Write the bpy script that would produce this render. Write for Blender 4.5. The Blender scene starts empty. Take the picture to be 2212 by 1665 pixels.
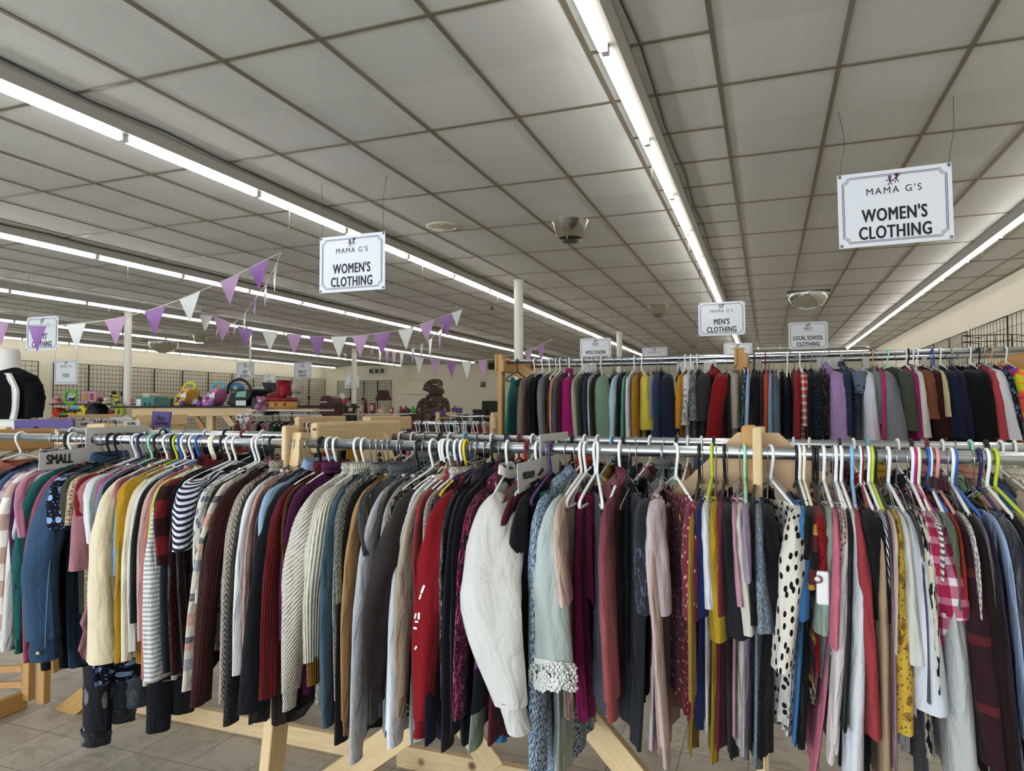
import bpy, math, random
from mathutils import Vector, Matrix
C = bpy.context.scene.collection
sc = bpy.context.scene
rnd = random.Random(11)
PI = math.pi

# ------------------------------------------------------------------ camera, world, light, exposure
FPX, CX, CY = 1485.0, 1106.0, 832.5          # focal length and centre for a 2212x1665 frame
PITCH, YAW = math.atan(48/1485.0), math.atan2(551, math.hypot(1485, 48))
Rv = Vector((math.cos(YAW), math.sin(YAW), 0))
Fh = Vector((-math.sin(YAW), math.cos(YAW), 0))
Fv = Fh*math.cos(PITCH) + Vector((0, 0, math.sin(PITCH)))
Uv = Rv.cross(Fv)
EYE = 1.65                                    # world z = 0 at the floor
EYEP = Vector((0, 0, EYE))
cam = bpy.data.cameras.new('camera'); camo = bpy.data.objects.new('camera', cam); C.objects.link(camo)
camo.matrix_world = Matrix(((Rv.x, Uv.x, -Fv.x, 0), (Rv.y, Uv.y, -Fv.y, 0), (Rv.z, Uv.z, -Fv.z, EYE), (0, 0, 0, 1)))
cam.sensor_width = 36; cam.sensor_fit = 'HORIZONTAL'; cam.lens = FPX/2212*36; cam.clip_start = .02; cam.clip_end = 200
sc.camera = camo
w = bpy.data.worlds.new('world'); sc.world = w; w.use_nodes = True
w.node_tree.nodes['Background'].inputs[0].default_value = (.75, .85, 1, 1)
w.node_tree.nodes['Background'].inputs[1].default_value = .6
vs = sc.view_settings
vs.view_transform = 'Standard'; vs.look = 'None'; vs.gamma = 1; vs.use_curve_mapping = False
vs.exposure = 0.32
TUBE_POWER = 17.0                             # fluorescent tube emission
DAY_POWER = 250.0                             # daylight through each shop window (W)

def ray(px, py): return Fv + Rv*((px-CX)/FPX) + Uv*((CY-py)/FPX)
def at(px, py, Y):
    r = ray(px, py); return EYEP + r*(Y/r.y)
def atx(px, py, X):
    r = ray(px, py); return EYEP + r*(X/r.x)
def atz(px, py, z):
    r = ray(px, py); return EYEP + r*((z-EYE)/r.z)
def depth(p): return (Vector(p)-EYEP).dot(Fv)
def mpp(p): return depth(p)/FPX               # metres per photo pixel at a point

for i, xw in enumerate((-14.5, -10.0, -5.5, -1.0)):
    l = bpy.data.lights.new('daylight', 'AREA'); l.shape = 'RECTANGLE'; l.size = 3.6; l.size_y = 2.2
    l.energy = DAY_POWER; l.color = (.80, .90, 1.0)
    lo = bpy.data.objects.new('daylight', l); C.objects.link(lo)
    lo.location = (xw, -4.35, 1.65); lo.rotation_euler = (PI/2, 0, 0)

# ------------------------------------------------------------------ helpers
def lin(c): return tuple((v/12.92 if v <= .04045 else ((v+.055)/1.055)**2.4) for v in c)
def hx(h):
    h = h.lstrip('#'); return lin(tuple(int(h[i:i+2], 16)/255 for i in (0, 2, 4)))
MATS = {}
def mat_base(name, rough=.7, metal=0, spec=.4):
    m = bpy.data.materials.new(name); m.use_nodes = True
    b = m.node_tree.nodes['Principled BSDF']
    b.inputs['Roughness'].default_value = rough; b.inputs['Metallic'].default_value = metal
    b.inputs['Specular IOR Level'].default_value = spec
    return m, m.node_tree, b
def N(nt, t, **kw):
    n = nt.nodes.new(t)
    for k, v in kw.items():
        if k in n.inputs: n.inputs[k].default_value = v
        else: setattr(n, k, v)
    return n
def simple(name, h, rough=.6, metal=0, spec=.4, var=0.0):
    if name in MATS: return MATS[name]
    m, nt, b = mat_base(name, rough, metal, spec)
    c = hx(h)
    if var:
        n = N(nt, 'ShaderNodeTexNoise', Scale=6.0); r = nt.nodes.new('ShaderNodeMix'); r.data_type = 'RGBA'
        tc = nt.nodes.new('ShaderNodeTexCoord'); nt.links.new(tc.outputs['Object'], n.inputs['Vector'])
        r.inputs[6].default_value = (*[v*(1-var) for v in c], 1); r.inputs[7].default_value = (*[min(1, v*(1+var)) for v in c], 1)
        nt.links.new(n.outputs[0], r.inputs[0]); nt.links.new(r.outputs[2], b.inputs['Base Color'])
    else: b.inputs['Base Color'].default_value = (*c, 1)
    MATS[name] = m; return m
def emit(name, col, s):
    if name in MATS: return MATS[name]
    m = bpy.data.materials.new(name); m.use_nodes = True; nt = m.node_tree
    nt.nodes.remove(nt.nodes['Principled BSDF']); e = N(nt, 'ShaderNodeEmission')
    e.inputs[0].default_value = (*col, 1); e.inputs[1].default_value = s
    nt.links.new(e.outputs[0], nt.nodes['Material Output'].inputs[0]); MATS[name] = m; return m

def mix(nt, fac, a, b):
    r = nt.nodes.new('ShaderNodeMix'); r.data_type = 'RGBA'
    for i, v in ((0, fac), (6, a), (7, b)):
        if hasattr(v, 'is_linked') or hasattr(v, 'links'): nt.links.new(v, r.inputs[i])
        else: r.inputs[i].default_value = v if i == 0 else (*v, 1)
    return r.outputs[2]
def mth(nt, op, a, b=0.0, c=None):
    m = nt.nodes.new('ShaderNodeMath'); m.operation = op
    for i, v in enumerate((a, b) if c is None else (a, b, c)):
        if hasattr(v, 'links'): nt.links.new(v, m.inputs[i])
        else: m.inputs[i].default_value = v
    return m.outputs[0]
def ramp(nt, fac, stops, const=False):
    r = nt.nodes.new('ShaderNodeValToRGB'); cr = r.color_ramp
    cr.interpolation = 'CONSTANT' if const else 'LINEAR'
    while len(cr.elements) < len(stops): cr.elements.new(.5)
    for e, (p, c) in zip(cr.elements, stops): e.position = p; e.color = (*c, 1)
    nt.links.new(fac, r.inputs[0]); return r.outputs[0]

def deep(c):
    L = max(.002, .2126*c[0]+.7152*c[1]+.0722*c[2]); k = (.9*L)**1.14/L
    return tuple(v*k for v in c)
def fabric(key):
    """key = 'pattern:hex[:hex2[:hex3]]' -> procedural cloth material on metre UVs"""
    if key in MATS: return MATS[key]
    pat, *cs = key.split(':'); cs = [deep(hx(c)) for c in cs]
    c0 = cs[0]; c1 = cs[1] if len(cs) > 1 else tuple(v*.6 for v in c0); c2 = cs[2] if len(cs) > 2 else c1
    m, nt, b = mat_base('cloth_'+pat, .88, 0, .18)
    b.inputs['Sheen Weight'].default_value = .06; b.inputs['Sheen Roughness'].default_value = .5
    uvn = nt.nodes.new('ShaderNodeUVMap'); uv = uvn.outputs[0]
    sx = nt.nodes.new('ShaderNodeSeparateXYZ'); nt.links.new(uv, sx.inputs[0]); u, v = sx.outputs[0], sx.outputs[1]
    def noise(scale, vec=uv, detail=3.0, rough=.6, dist=0.0):
        n = N(nt, 'ShaderNodeTexNoise', Scale=scale, Detail=detail, Roughness=rough, Distortion=dist); nt.links.new(vec, n.inputs['Vector']); return n.outputs[0]
    def vor(scale, feat='F1', rand=1.0, out='Distance', vec=uv):
        n = N(nt, 'ShaderNodeTexVoronoi', Scale=scale, Randomness=rand); n.feature = feat; n.voronoi_dimensions = '2D'; nt.links.new(vec, n.inputs['Vector']); return n.outputs[out]
    def scl(ax, ay, rot=0):
        mp = nt.nodes.new('ShaderNodeMapping'); mp.inputs['Scale'].default_value = (ax, ay, 1); mp.inputs['Rotation'].default_value = (0, 0, rot)
        nt.links.new(uv, mp.inputs[0]); return mp.outputs[0]
    def saw(x, n, duty):   # 1 inside the stripe
        return mth(nt, 'LESS_THAN', mth(nt, 'FRACT', mth(nt, 'MULTIPLY', x, n)), duty)
    bump_h, bstr, bdist = noise(260.0), .25, .002
    lo = tuple(x*.90 for x in c0); hi = tuple(min(1, x*1.08) for x in c0)
    col = mix(nt, noise(9.0), lo, hi)
    if pat == 'heather':
        col = mix(nt, ramp(nt, noise(420.0, detail=1.0), [(.42, (0, 0, 0)), (.62, (1, 1, 1))]), c0, c1)
    elif pat == 'marl':
        col = mix(nt, ramp(nt, noise(1.0, scl(260, 90, .5), 2.0), [(.45, (0, 0, 0)), (.55, (1, 1, 1))]), c0, c1); bstr = .6
    elif pat == 'stripe':      # horizontal, 2nd colour
        col = mix(nt, saw(v, 66, .45), c0, c1)
    elif pat == 'bold':        # curved bold stripes
        dd = mth(nt, 'ADD', v, mth(nt, 'MULTIPLY', mth(nt, 'SINE', mth(nt, 'MULTIPLY', u, 22.0)), .035))
        col = mix(nt, saw(dd, 48, .5), c0, c1)
    elif pat == 'vstripe':
        col = mix(nt, saw(u, 55, .4), c0, c1)
    elif pat == 'rib':
        wv = mth(nt, 'SINE', mth(nt, 'MULTIPLY', u, 2*PI*115)); bump_h, bstr, bdist = wv, .8, .0025
        col = mix(nt, mth(nt, 'MULTIPLY_ADD', wv, .5, .5), tuple(x*.82 for x in c0), hi)
    elif pat == 'diag':
        wv = mth(nt, 'SINE', mth(nt, 'MULTIPLY', mth(nt, 'ADD', u, mth(nt, 'MULTIPLY', v, .75)), 2*PI*85)); bump_h, bstr, bdist = wv, .8, .003
        col = mix(nt, mth(nt, 'MULTIPLY_ADD', wv, .5, .5), tuple(x*.83 for x in c0), hi)
    elif pat == 'cable':
        a = mth(nt, 'SINE', mth(nt, 'MULTIPLY', u, 2*PI*38)); d = mth(nt, 'SINE', mth(nt, 'ADD', mth(nt, 'MULTIPLY', v, 2*PI*55), mth(nt, 'MULTIPLY', a, 2.2)))
        wv = mth(nt, 'MULTIPLY', d, mth(nt, 'MULTIPLY_ADD', a, .4, .6)); bump_h, bstr, bdist = wv, .9, .004
        col = mix(nt, mth(nt, 'MULTIPLY_ADD', wv, .5, .5), tuple(x*.78 for x in c0), hi)
    elif pat == 'plaid':       # c0 ground, c1 bands, c2 crossing
        a, d = saw(u, 22, .38), saw(v, 22, .38)
        col = mix(nt, mth(nt, 'MULTIPLY', mth(nt, 'ADD', a, d), .5), c0, c1)
        col = mix(nt, mth(nt, 'MULTIPLY', a, d), col, c2)
    elif pat == 'bigplaid':
        a, d = saw(u, 8, .5), saw(v, 8, .5)
        col = mix(nt, mth(nt, 'MULTIPLY', mth(nt, 'ADD', a, d), .5), c0, c1)
        col = mix(nt, mth(nt, 'MULTIPLY', a, d), col, c2)
    elif pat == 'thinplaid':
        a, d = saw(u, 11, .16), saw(v, 7, .14)
        col = mix(nt, mth(nt, 'MULTIPLY', mth(nt, 'MAXIMUM', a, d), .55), c0, c1)
        col = mix(nt, mth(nt, 'MULTIPLY', a, d), col, c2)
    elif pat == 'spots':
        dst = mth(nt, 'ADD', vor(38.0, rand=.75, vec=scl(1.15, .8, .3)), mth(nt, 'MULTIPLY', noise(60.0), .22))
        col = mix(nt, mth(nt, 'LESS_THAN', dst, .36), c0, c1)
    elif pat == 'leopard':
        dst = mth(nt, 'ADD', vor(48.0), mth(nt, 'MULTIPLY', noise(70.0), .25))
        ring = mth(nt, 'MULTIPLY', mth(nt, 'GREATER_THAN', dst, .30), mth(nt, 'LESS_THAN', dst, .52))
        col = mix(nt, ring, c0, c1); col = mix(nt, mth(nt, 'LESS_THAN', dst, .30), col, c2)
    elif pat == 'floral':
        ns = mth(nt, 'MULTIPLY', noise(55.0), .32)
        dst = mth(nt, 'ADD', vor(24.0, rand=.9), ns); d2 = mth(nt, 'ADD', vor(61.0), ns)
        col = mix(nt, mth(nt, 'LESS_THAN', dst, .42), c0, c1); col = mix(nt, mth(nt, 'LESS_THAN', d2, .30), col, c2)
        col = mix(nt, mth(nt, 'LESS_THAN', dst, .27), col, tuple((p+q)/2 for p, q in zip(c1, c2)))
    elif pat == 'tiny':        # small scattered marks
        dst = mth(nt, 'ADD', vor(52.0, rand=1.0, vec=scl(1, .7, .6)), mth(nt, 'MULTIPLY', noise(110.0), .25))
        col = mix(nt, mth(nt, 'LESS_THAN', dst, .27), col, c1)
    elif pat == 'camo':
        n = noise(1.0, scl(55, 17, -.35), 3.0, .7, 1.2)
        col = ramp(nt, n, [(0, c2), (.42, c1), (.52, c0), (.62, c2), (.70, (.75, .55, .60) if c0[0] > .3 else c1)], True)
    elif pat == 'camobig':
        n = noise(1.0, scl(9, 7, -.2), 4.0, .75, 1.6)
        col = ramp(nt, n, [(0, c2), (.40, c1), (.49, c0), (.56, c1), (.62, c2)], True)
    elif pat == 'sparkle':
        col = mix(nt, mth(nt, 'GREATER_THAN', noise(230.0, detail=2.0, rough=.8), .585), c0, c1); b.inputs['Roughness'].default_value = .35
    elif pat == 'boucle':
        col = mix(nt, ramp(nt, noise(170.0, detail=2.0), [(.45, (0, 0, 0)), (.62, (1, 1, 1))]), c0, c1); bump_h, bstr, bdist = noise(170.0), 1.0, .006
    elif pat == 'fuzzy':
        bump_h, bstr, bdist = noise(150.0, scl(1, .4), 4.0, .8), 1.0, .008
    elif pat == 'bands':       # nordic colour bands running across the sleeve
        n = mth(nt, 'FRACT', mth(nt, 'MULTIPLY', v, 3.1))
        col = ramp(nt, n, [(0, c0), (.22, c1), (.30, c0), (.42, c2), (.55, c0), (.66, c1), (.72, c2), (.80, c0), (.88, (.25, .25, .27))], True)
        col = mix(nt, mth(nt, 'GREATER_THAN', noise(90.0), .62), col, c0)
    elif pat == 'denim':
        n = noise(1.0, scl(500, 60), 2.0); k = noise(4.0)
        col = mix(nt, k, tuple(x*.72 for x in c0), tuple(min(1, x*1.35) for x in c0)); col = mix(nt, mth(nt, 'MULTIPLY', n, .35), col, tuple(min(1, x*2.0) for x in c0))
    elif pat == 'denimrip':
        k = noise(4.0); col = mix(nt, k, c0, tuple(x*1.6 for x in c0))
        col = mix(nt, mth(nt, 'LESS_THAN', mth(nt, 'ADD', vor(6.5, rand=.9, vec=scl(1.5, .8)), mth(nt, 'MULTIPLY', noise(70.0), .2)), .30), col, c1)
    elif pat == 'ikat':
        n = noise(1.0, scl(45, 22), 2.0, .5)
        col = mix(nt, mth(nt, 'GREATER_THAN', n, .53), c0, c1); bstr = .6
    elif pat == 'tiedye':
        n = noise(7.0, detail=2.0, dist=1.0)
        col = ramp(nt, n, [(.25, (.03, .35, .05)), (.40, (.55, .55, .02)), (.47, (.75, .16, .01)), (.56, (.55, .02, .10)), (.66, (.12, .02, .25)), (.78, (.02, .08, .35))])
    elif pat == 'ombre':
        col = ramp(nt, mth(nt, 'ADD', mth(nt, 'MULTIPLY', v, 1.5), mth(nt, 'MULTIPLY', noise(14.0), .12)), [(.1, c0), (.6, c1), (.95, c2)])
    elif pat == 'panels':
        col = ramp(nt, mth(nt, 'FRACT', mth(nt, 'MULTIPLY', v, 1.6)), [(0, hx('#7d8a78')), (.2, hx('#3d7fae')), (.4, hx('#40395f')), (.6, hx('#62407f')), (.8, c0)], True)
    elif pat == 'print':       # plain cloth with a broken printed picture low on the chest
        n = noise(1.0, scl(70, 40), 3.0)
        zone = mth(nt, 'MULTIPLY', mth(nt, 'GREATER_THAN', v, .14), mth(nt, 'LESS_THAN', v, .36))
        col = mix(nt, mth(nt, 'MULTIPLY', zone, mth(nt, 'GREATER_THAN', n, .56)), col, c1)
    elif pat == 'lace':
        d = vor(70.0, rand=.6); col = mix(nt, mth(nt, 'LESS_THAN', d, .30), c0, tuple(x*.25 for x in c0)); bump_h, bstr = d, .6
    elif pat == 'shine':
        b.inputs['Roughness'].default_value = .28; b.inputs['Specular IOR Level'].default_value = .6; bump_h, bstr, bdist = noise(22.0), .6, .015
    elif pat == 'satin':
        b.inputs['Roughness'].default_value = .38; b.inputs['Specular IOR Level'].default_value = .5; bump_h, bstr, bdist = noise(16.0, dist=.6), .5, .015
    elif pat == 'velvet':
        b.inputs['Sheen Weight'].default_value = .35; bump_h, bstr, bdist = noise(30.0), .4, .01
    if hasattr(col, 'links'): nt.links.new(col, b.inputs['Base Color'])
    bp = N(nt, 'ShaderNodeBump', Strength=bstr, Distance=bdist); nt.links.new(bump_h, bp.inputs['Height'])
    wr = N(nt, 'ShaderNodeBump', Strength=.55, Distance=.03); nt.links.new(noise(1.0, scl(20, 7, .25), 3.0, .5, .8), wr.inputs['Height'])
    nt.links.new(bp.outputs[0], wr.inputs['Normal']); nt.links.new(wr.outputs[0], b.inputs['Normal'])
    MATS[key] = m; return m

def wood(name, h='#cfae7f', dark='#a97f4e', rough=.6):
    if name in MATS: return MATS[name]
    m, nt, b = mat_base(name, rough, 0, .3)
    tc = nt.nodes.new('ShaderNodeTexCoord'); mp = nt.nodes.new('ShaderNodeMapping'); mp.inputs['Scale'].default_value = (9, 9, 9)
    nt.links.new(tc.outputs['UV'], mp.inputs[0]); sp = nt.nodes.new('ShaderNodeMapping'); sp.inputs['Scale'].default_value = (1.2, 14, 1); nt.links.new(tc.outputs['UV'], sp.inputs[0])
    n = N(nt, 'ShaderNodeTexNoise', Scale=4.0, Detail=4.0, Distortion=.6); nt.links.new(sp.outputs[0], n.inputs['Vector'])
    col = mix(nt, ramp(nt, n.outputs[0], [(.3, (0, 0, 0)), (.75, (1, 1, 1))]), hx(h), tuple((a*.6+d*.4) for a, d in zip(hx(h), hx(dark))))
    v = N(nt, 'ShaderNodeTexVoronoi', Scale=.55, Randomness=1.0); nt.links.new(mp.outputs[0], v.inputs['Vector'])
    col = mix(nt, ramp(nt, v.outputs['Distance'], [(.05, (1, 1, 1)), (.13, (0, 0, 0))]), col, tuple(x*.35 for x in hx(dark)))
    nt.links.new(col, b.inputs['Base Color']); MATS[name] = m; return m

def tag(o, label, cat, group=None, kind=None):
    o['label'] = label; o['category'] = cat
    if group: o['group'] = group
    if kind: o['kind'] = kind
    return o
def empty(name, loc, label, cat, group=None):
    o = bpy.data.objects.new(name, None); C.objects.link(o); o.location = loc; o.empty_display_size = .05
    return tag(o, label, cat, group)

class MB:
    """collects verts/faces (world coordinates) with per-corner uvs, links them as one mesh object"""
    def __init__(s): s.v, s.f, s.uv, s.sm = [], [], [], []
    def face(s, idx, uvs=None, smooth=False):
        s.f.append(idx); s.uv.extend(uvs if uvs else [(0, 0)]*len(idx)); s.sm.append(smooth)
    def box(s, c, size, rot=None, ax=None):
        """ax: index of the long axis used for uv x (wood grain)"""
        c = Vector(c); n = len(s.v); h = [d/2 for d in size]
        M = rot if rot is not None else Matrix.Identity(3)
        for x in (-1, 1):
            for y in (-1, 1):
                for z in (-1, 1): s.v.append(c + M @ Vector((x*h[0], y*h[1], z*h[2])))
        L = ax if ax is not None else max(range(3), key=lambda i: size[i])
        loc = [(x*h[0], y*h[1], z*h[2]) for x in (-1, 1) for y in (-1, 1) for z in (-1, 1)]
        off = rnd.random()*7
        for q, nax in (((0, 1, 3, 2), 0), ((4, 6, 7, 5), 0), ((0, 4, 5, 1), 1), ((2, 3, 7, 6), 1), ((0, 2, 6, 4), 2), ((1, 5, 7, 3), 2)):
            oth = [i for i in range(3) if i != nax]
            a = L if L in oth else oth[0]; b2 = [i for i in oth if i != a][0]
            s.face([n+i for i in q], [(loc[i][a]+off, loc[i][b2]+off*1.7+nax*.3) for i in q])
        return s
    def bar(s, p, q, w, h, up=(0, 0, 1)):
        """rectangular bar from p to q, w across, h along up"""
        p, q = Vector(p), Vector(q); d = (q-p); L = d.length; d.normalize(); u = Vector(up); r = d.cross(u).normalized(); u = r.cross(d)
        M = Matrix((d, r, u)).transposed()
        return s.box((p+q)/2, (L, w, h), M, 0)
    def tube(s, pts, rad, n=8, cap=True, closed=False, uvs=(1, 1)):
        pts = [Vector(p) for p in pts]; m = len(pts); base = len(s.v); rs = rad if hasattr(rad, '__len__') else [rad]*m
        t0 = (pts[1]-pts[0]).normalized(); ref = Vector((0, 0, 1)) if abs(t0.z) < .9 else Vector((1, 0, 0))
        nn = t0.cross(ref).normalized(); acc = 0; ls = []
        for i, p in enumerate(pts):
            if closed: t = (pts[(i+1) % m]-pts[i-1])
            else: t = pts[min(i+1, m-1)]-pts[max(i-1, 0)]
            t.normalize(); nn = (nn - t*nn.dot(t)).normalized(); bb = t.cross(nn)
            if i: acc += (p-pts[i-1]).length
            ls.append(acc)
            for k in range(n):
                a = 2*PI*k/n; s.v.append(p + (nn*math.cos(a)+bb*math.sin(a))*rs[i])
        cnt = m if closed else m-1
        for i in range(cnt):
            j = (i+1) % m
            for k in range(n):
                k2 = (k+1) % n
                s.face([base+i*n+k, base+i*n+k2, base+j*n+k2, base+j*n+k], [(k/n*uvs[0], ls[i]*uvs[1]), ((k+1)/n*uvs[0], ls[i]*uvs[1]), ((k+1)/n*uvs[0], ls[j]*uvs[1]), (k/n*uvs[0], ls[j]*uvs[1])], True)
        if cap and not closed:
            s.face([base+k for k in range(n)][::-1]); s.face([base+(m-1)*n+k for k in range(n)])
        return s
    def lathe(s, c, prof, n=20, sx=1, sy=1, cap=True):
        c = Vector(c); base = len(s.v)
        for r, z in prof:
            for k in range(n): s.v.append(c + Vector((r*sx*math.cos(2*PI*k/n), r*sy*math.sin(2*PI*k/n), z)))
        for i in range(len(prof)-1):
            for k in range(n):
                k2 = (k+1) % n; s.face([base+i*n+k, base+i*n+k2, base+(i+1)*n+k2, base+(i+1)*n+k], [(k/n, prof[i][1]), ((k+1)/n, prof[i][1]), ((k+1)/n, prof[i+1][1]), (k/n, prof[i+1][1])], True)
        if cap:
            s.face([base+k for k in range(n)][::-1]); s.face([base+(len(prof)-1)*n+k for k in range(n)])
        return s
    def ball(s, c, r, n=12, m=8, rot=None):
        c = Vector(c); base = len(s.v); r = r if hasattr(r, '__len__') else (r, r, r)
        for i in range(m+1):
            th = PI*i/m
            for k in range(n):
                a = 2*PI*k/n; p = Vector((r[0]*math.sin(th)*math.cos(a), r[1]*math.sin(th)*math.sin(a), r[2]*math.cos(th)))
                s.v.append(c + (rot @ p if rot is not None else p))
        for i in range(m):
            for k in range(n):
                k2 = (k+1) % n; s.face([base+i*n+k, base+(i+1)*n+k, base+(i+1)*n+k2, base+i*n+k2], [(k/n*r[0]*6, i/m*r[2]*3), (k/n*r[0]*6, (i+1)/m*r[2]*3), ((k+1)/n*r[0]*6, (i+1)/m*r[2]*3), ((k+1)/n*r[0]*6, i/m*r[2]*3)], True)
        return s
    def prism(s, pts, d):
        """polygon pts (3d, planar) extruded by vector d"""
        pts = [Vector(p) for p in pts]; d = Vector(d); b = len(s.v); n = len(pts)
        s.v += pts + [p+d for p in pts]; ex = (pts[1]-pts[0]).normalized(); nr = d.normalized(); ey = nr.cross(ex)
        uv = [((p-pts[0]).dot(ex), (p-pts[0]).dot(ey)) for p in pts]
        s.face(list(range(b, b+n))[::-1], uv[::-1]); s.face(list(range(b+n, b+2*n)), uv)
        for i in range(n):
            j = (i+1) % n; s.face([b+i, b+j, b+n+j, b+n+i], [(0, 0), (.1, 0), (.1, .02), (0, .02)])
        return s
    def build(s, name, mat, parent=None, bevel=0, flatuv=False):
        me = bpy.data.meshes.new(name)
        o0 = parent
        off = Vector((0, 0, 0))
        while o0 is not None: off += Vector(o0.location); o0 = o0.parent
        base = Vector(s.v[0]) if (parent is None and s.v) else off
        me.from_pydata([tuple(v-base) for v in s.v], [], s.f)
        ul = me.uv_layers.new(name='UVMap'); ul.data.foreach_set('uv', [c for p in s.uv for c in p])
        me.polygons.foreach_set('use_smooth', s.sm)
        o = bpy.data.objects.new(name, me); C.objects.link(o)
        if mat is not None: me.materials.append(mat)
        if parent is not None: o.parent = parent
        else: o.location = base
        if bevel:
            bm = o.modifiers.new('bevel', 'BEVEL'); bm.width = bevel; bm.segments = 2; bm.limit_method = 'ANGLE'
        return o
def struct(o): o['kind'] = 'structure'; return o
def crv(p, n=24):
    """Catmull-Rom through points"""
    p = [Vector(q) for q in p]; out = []
    P = [p[0]*2-p[1]] + p + [p[-1]*2-p[-2]]
    seg = len(p)-1; per = max(2, n//seg)
    for i in range(seg):
        a, b, c, d = P[i:i+4]
        for k in range(per):
            t = k/per; out.append(.5*((2*b)+(c-a)*t+(2*a-5*b+4*c-d)*t*t+(3*b-a-3*c+d)*t**3))
    out.append(p[-1]); return out
TXT = {}
def text_mesh(body, size, bold=0.0, sx=1.0, gap=1.0):
    k = (body, size, bold, sx, gap)
    if k in TXT: return TXT[k]
    cu = bpy.data.curves.new('t', 'FONT'); cu.body = body; cu.size = size; cu.align_x = 'CENTER'; cu.align_y = 'CENTER'; cu.resolution_u = 3; cu.extrude = .0004; cu.space_line = .9; cu.space_character = gap
    o = bpy.data.objects.new('t', cu); C.objects.link(o); dg = bpy.context.evaluated_depsgraph_get()
    me = bpy.data.meshes.new_from_object(o.evaluated_get(dg)); bpy.data.objects.remove(o)
    for v in me.vertices: v.co.x *= sx
    if bold:                                   # heavier strokes: the same letters set a hair apart in one mesh
        vs_ = [v.co.copy() for v in me.vertices]; fs_ = [list(p.vertices) for p in me.polygons]; V, Fc = [], []
        for i_, (dx, dy) in enumerate(((0, 0), (bold, 0), (-bold, 0), (bold*.6, bold*.7), (-bold*.6, bold*.7), (bold*.6, -bold*.7), (-bold*.6, -bold*.7))):
            b0 = len(V); V += [(v.x+dx, v.y+dy, v.z+.00002*i_) for v in vs_]; Fc += [[b0+q for q in f_] for f_ in fs_]
        me = bpy.data.meshes.new('lettering'); me.from_pydata(V, [], Fc)
    TXT[k] = me; return me
def put_text(body, size, loc, rot, mat, parent, name='lettering', bold=0.0, sx=1.0, gap=1.0):
    me = text_mesh(body, size, bold, sx, gap)
    if not me.materials: me.materials.append(mat)
    o = bpy.data.objects.new(name, me); C.objects.link(o)
    off = Vector((0, 0, 0)); q = parent
    while q is not None: off += Vector(q.location); q = q.parent
    o.parent = parent; o.location = Vector(loc)-off; o.rotation_euler = rot
    return o
# ------------------------------------------------------------------ room shell
HC = EYE + 1.83                                # ceiling height
XL, XR, YF, YB = -18.2, 3.13, -4.0, 25.5
def paint(name, h, bump=.15, scale=60, rough=.7, dirt=.06):
    m, nt, b = mat_base(name, rough, 0, .35)
    tc = nt.nodes.new('ShaderNodeTexCoord'); n = N(nt, 'ShaderNodeTexNoise', Scale=float(scale), Detail=4.0); nt.links.new(tc.outputs['Object'], n.inputs['Vector'])
    n2 = N(nt, 'ShaderNodeTexNoise', Scale=.7, Detail=3.0); nt.links.new(tc.outputs['Object'], n2.inputs['Vector'])
    c = hx(h); nt.links.new(mix(nt, n2.outputs[0], tuple(x*(1-dirt) for x in c), tuple(x*(1+dirt) for x in c)), b.inputs['Base Color'])
    bp = N(nt, 'ShaderNodeBump', Strength=bump, Distance=.01); nt.links.new(n.outputs[0], bp.inputs['Height']); nt.links.new(bp.outputs[0], b.inputs['Normal'])
    return m
def block_wall(name, h):
    m, nt, b = mat_base(name, .65, 0, .35)
    tc = nt.nodes.new('ShaderNodeTexCoord'); sp = nt.nodes.new('ShaderNodeSeparateXYZ'); nt.links.new(tc.outputs['Object'], sp.inputs[0])
    cb = nt.nodes.new('ShaderNodeCombineXYZ'); nt.links.new(mth(nt, 'ADD', sp.outputs[0], sp.outputs[1]), cb.inputs[0]); nt.links.new(sp.outputs[2], cb.inputs[1])
    br = nt.nodes.new('ShaderNodeTexBrick'); br.inputs['Scale'].default_value = 1.0; br.inputs['Brick Width'].default_value = .4; br.inputs['Row Height'].default_value = .2
    br.inputs['Mortar Size'].default_value = .006; br.inputs['Mortar Smooth'].default_value = .4
    c = hx(h); br.inputs['Color1'].default_value = (*c, 1); br.inputs['Color2'].default_value = (*[x*.96 for x in c], 1); br.inputs['Mortar'].default_value = (*[x*.86 for x in c], 1)
    nt.links.new(cb.outputs[0], br.inputs['Vector']); nt.links.new(br.outputs['Color'], b.inputs['Base Color'])
    bp = N(nt, 'ShaderNodeBump', Strength=.35, Distance=.01); bp.invert = True; nt.links.new(br.outputs['Fac'], bp.inputs['Height']); nt.links.new(bp.outputs[0], b.inputs['Normal'])
    return m
def tile_ceiling():
    m, nt, b = mat_base('ceiling_tile', .62, 0, .45)
    tc = nt.nodes.new('ShaderNodeTexCoord')
    n = N(nt, 'ShaderNodeTexNoise', Scale=140.0, Detail=3.0); nt.links.new(tc.outputs['Object'], n.inputs['Vector'])
    mp = nt.nodes.new('ShaderNodeMapping'); mp.inputs['Location'].default_value = (.23/.61, -1.61/1.2, 0); mp.inputs['Scale'].default_value = (1/.61, 1/1.2, 1)
    nt.links.new(tc.outputs['Object'], mp.inputs[0]); fl = nt.nodes.new('ShaderNodeVectorMath'); fl.operation = 'FLOOR'; nt.links.new(mp.outputs[0], fl.inputs[0])
    wn = nt.nodes.new('ShaderNodeTexWhiteNoise'); nt.links.new(fl.outputs[0], wn.inputs[0])
    c = hx('#c9c8c3')
    col = mix(nt, wn.outputs[0], tuple(x*.93 for x in c), tuple(x*1.05 for x in c))
    nt.links.new(col, b.inputs['Base Color'])
    bp = N(nt, 'ShaderNodeBump', Strength=.35, Distance=.006); nt.links.new(n.outputs[0], bp.inputs['Height']); nt.links.new(bp.outputs[0], b.inputs['Normal'])
    return m
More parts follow.
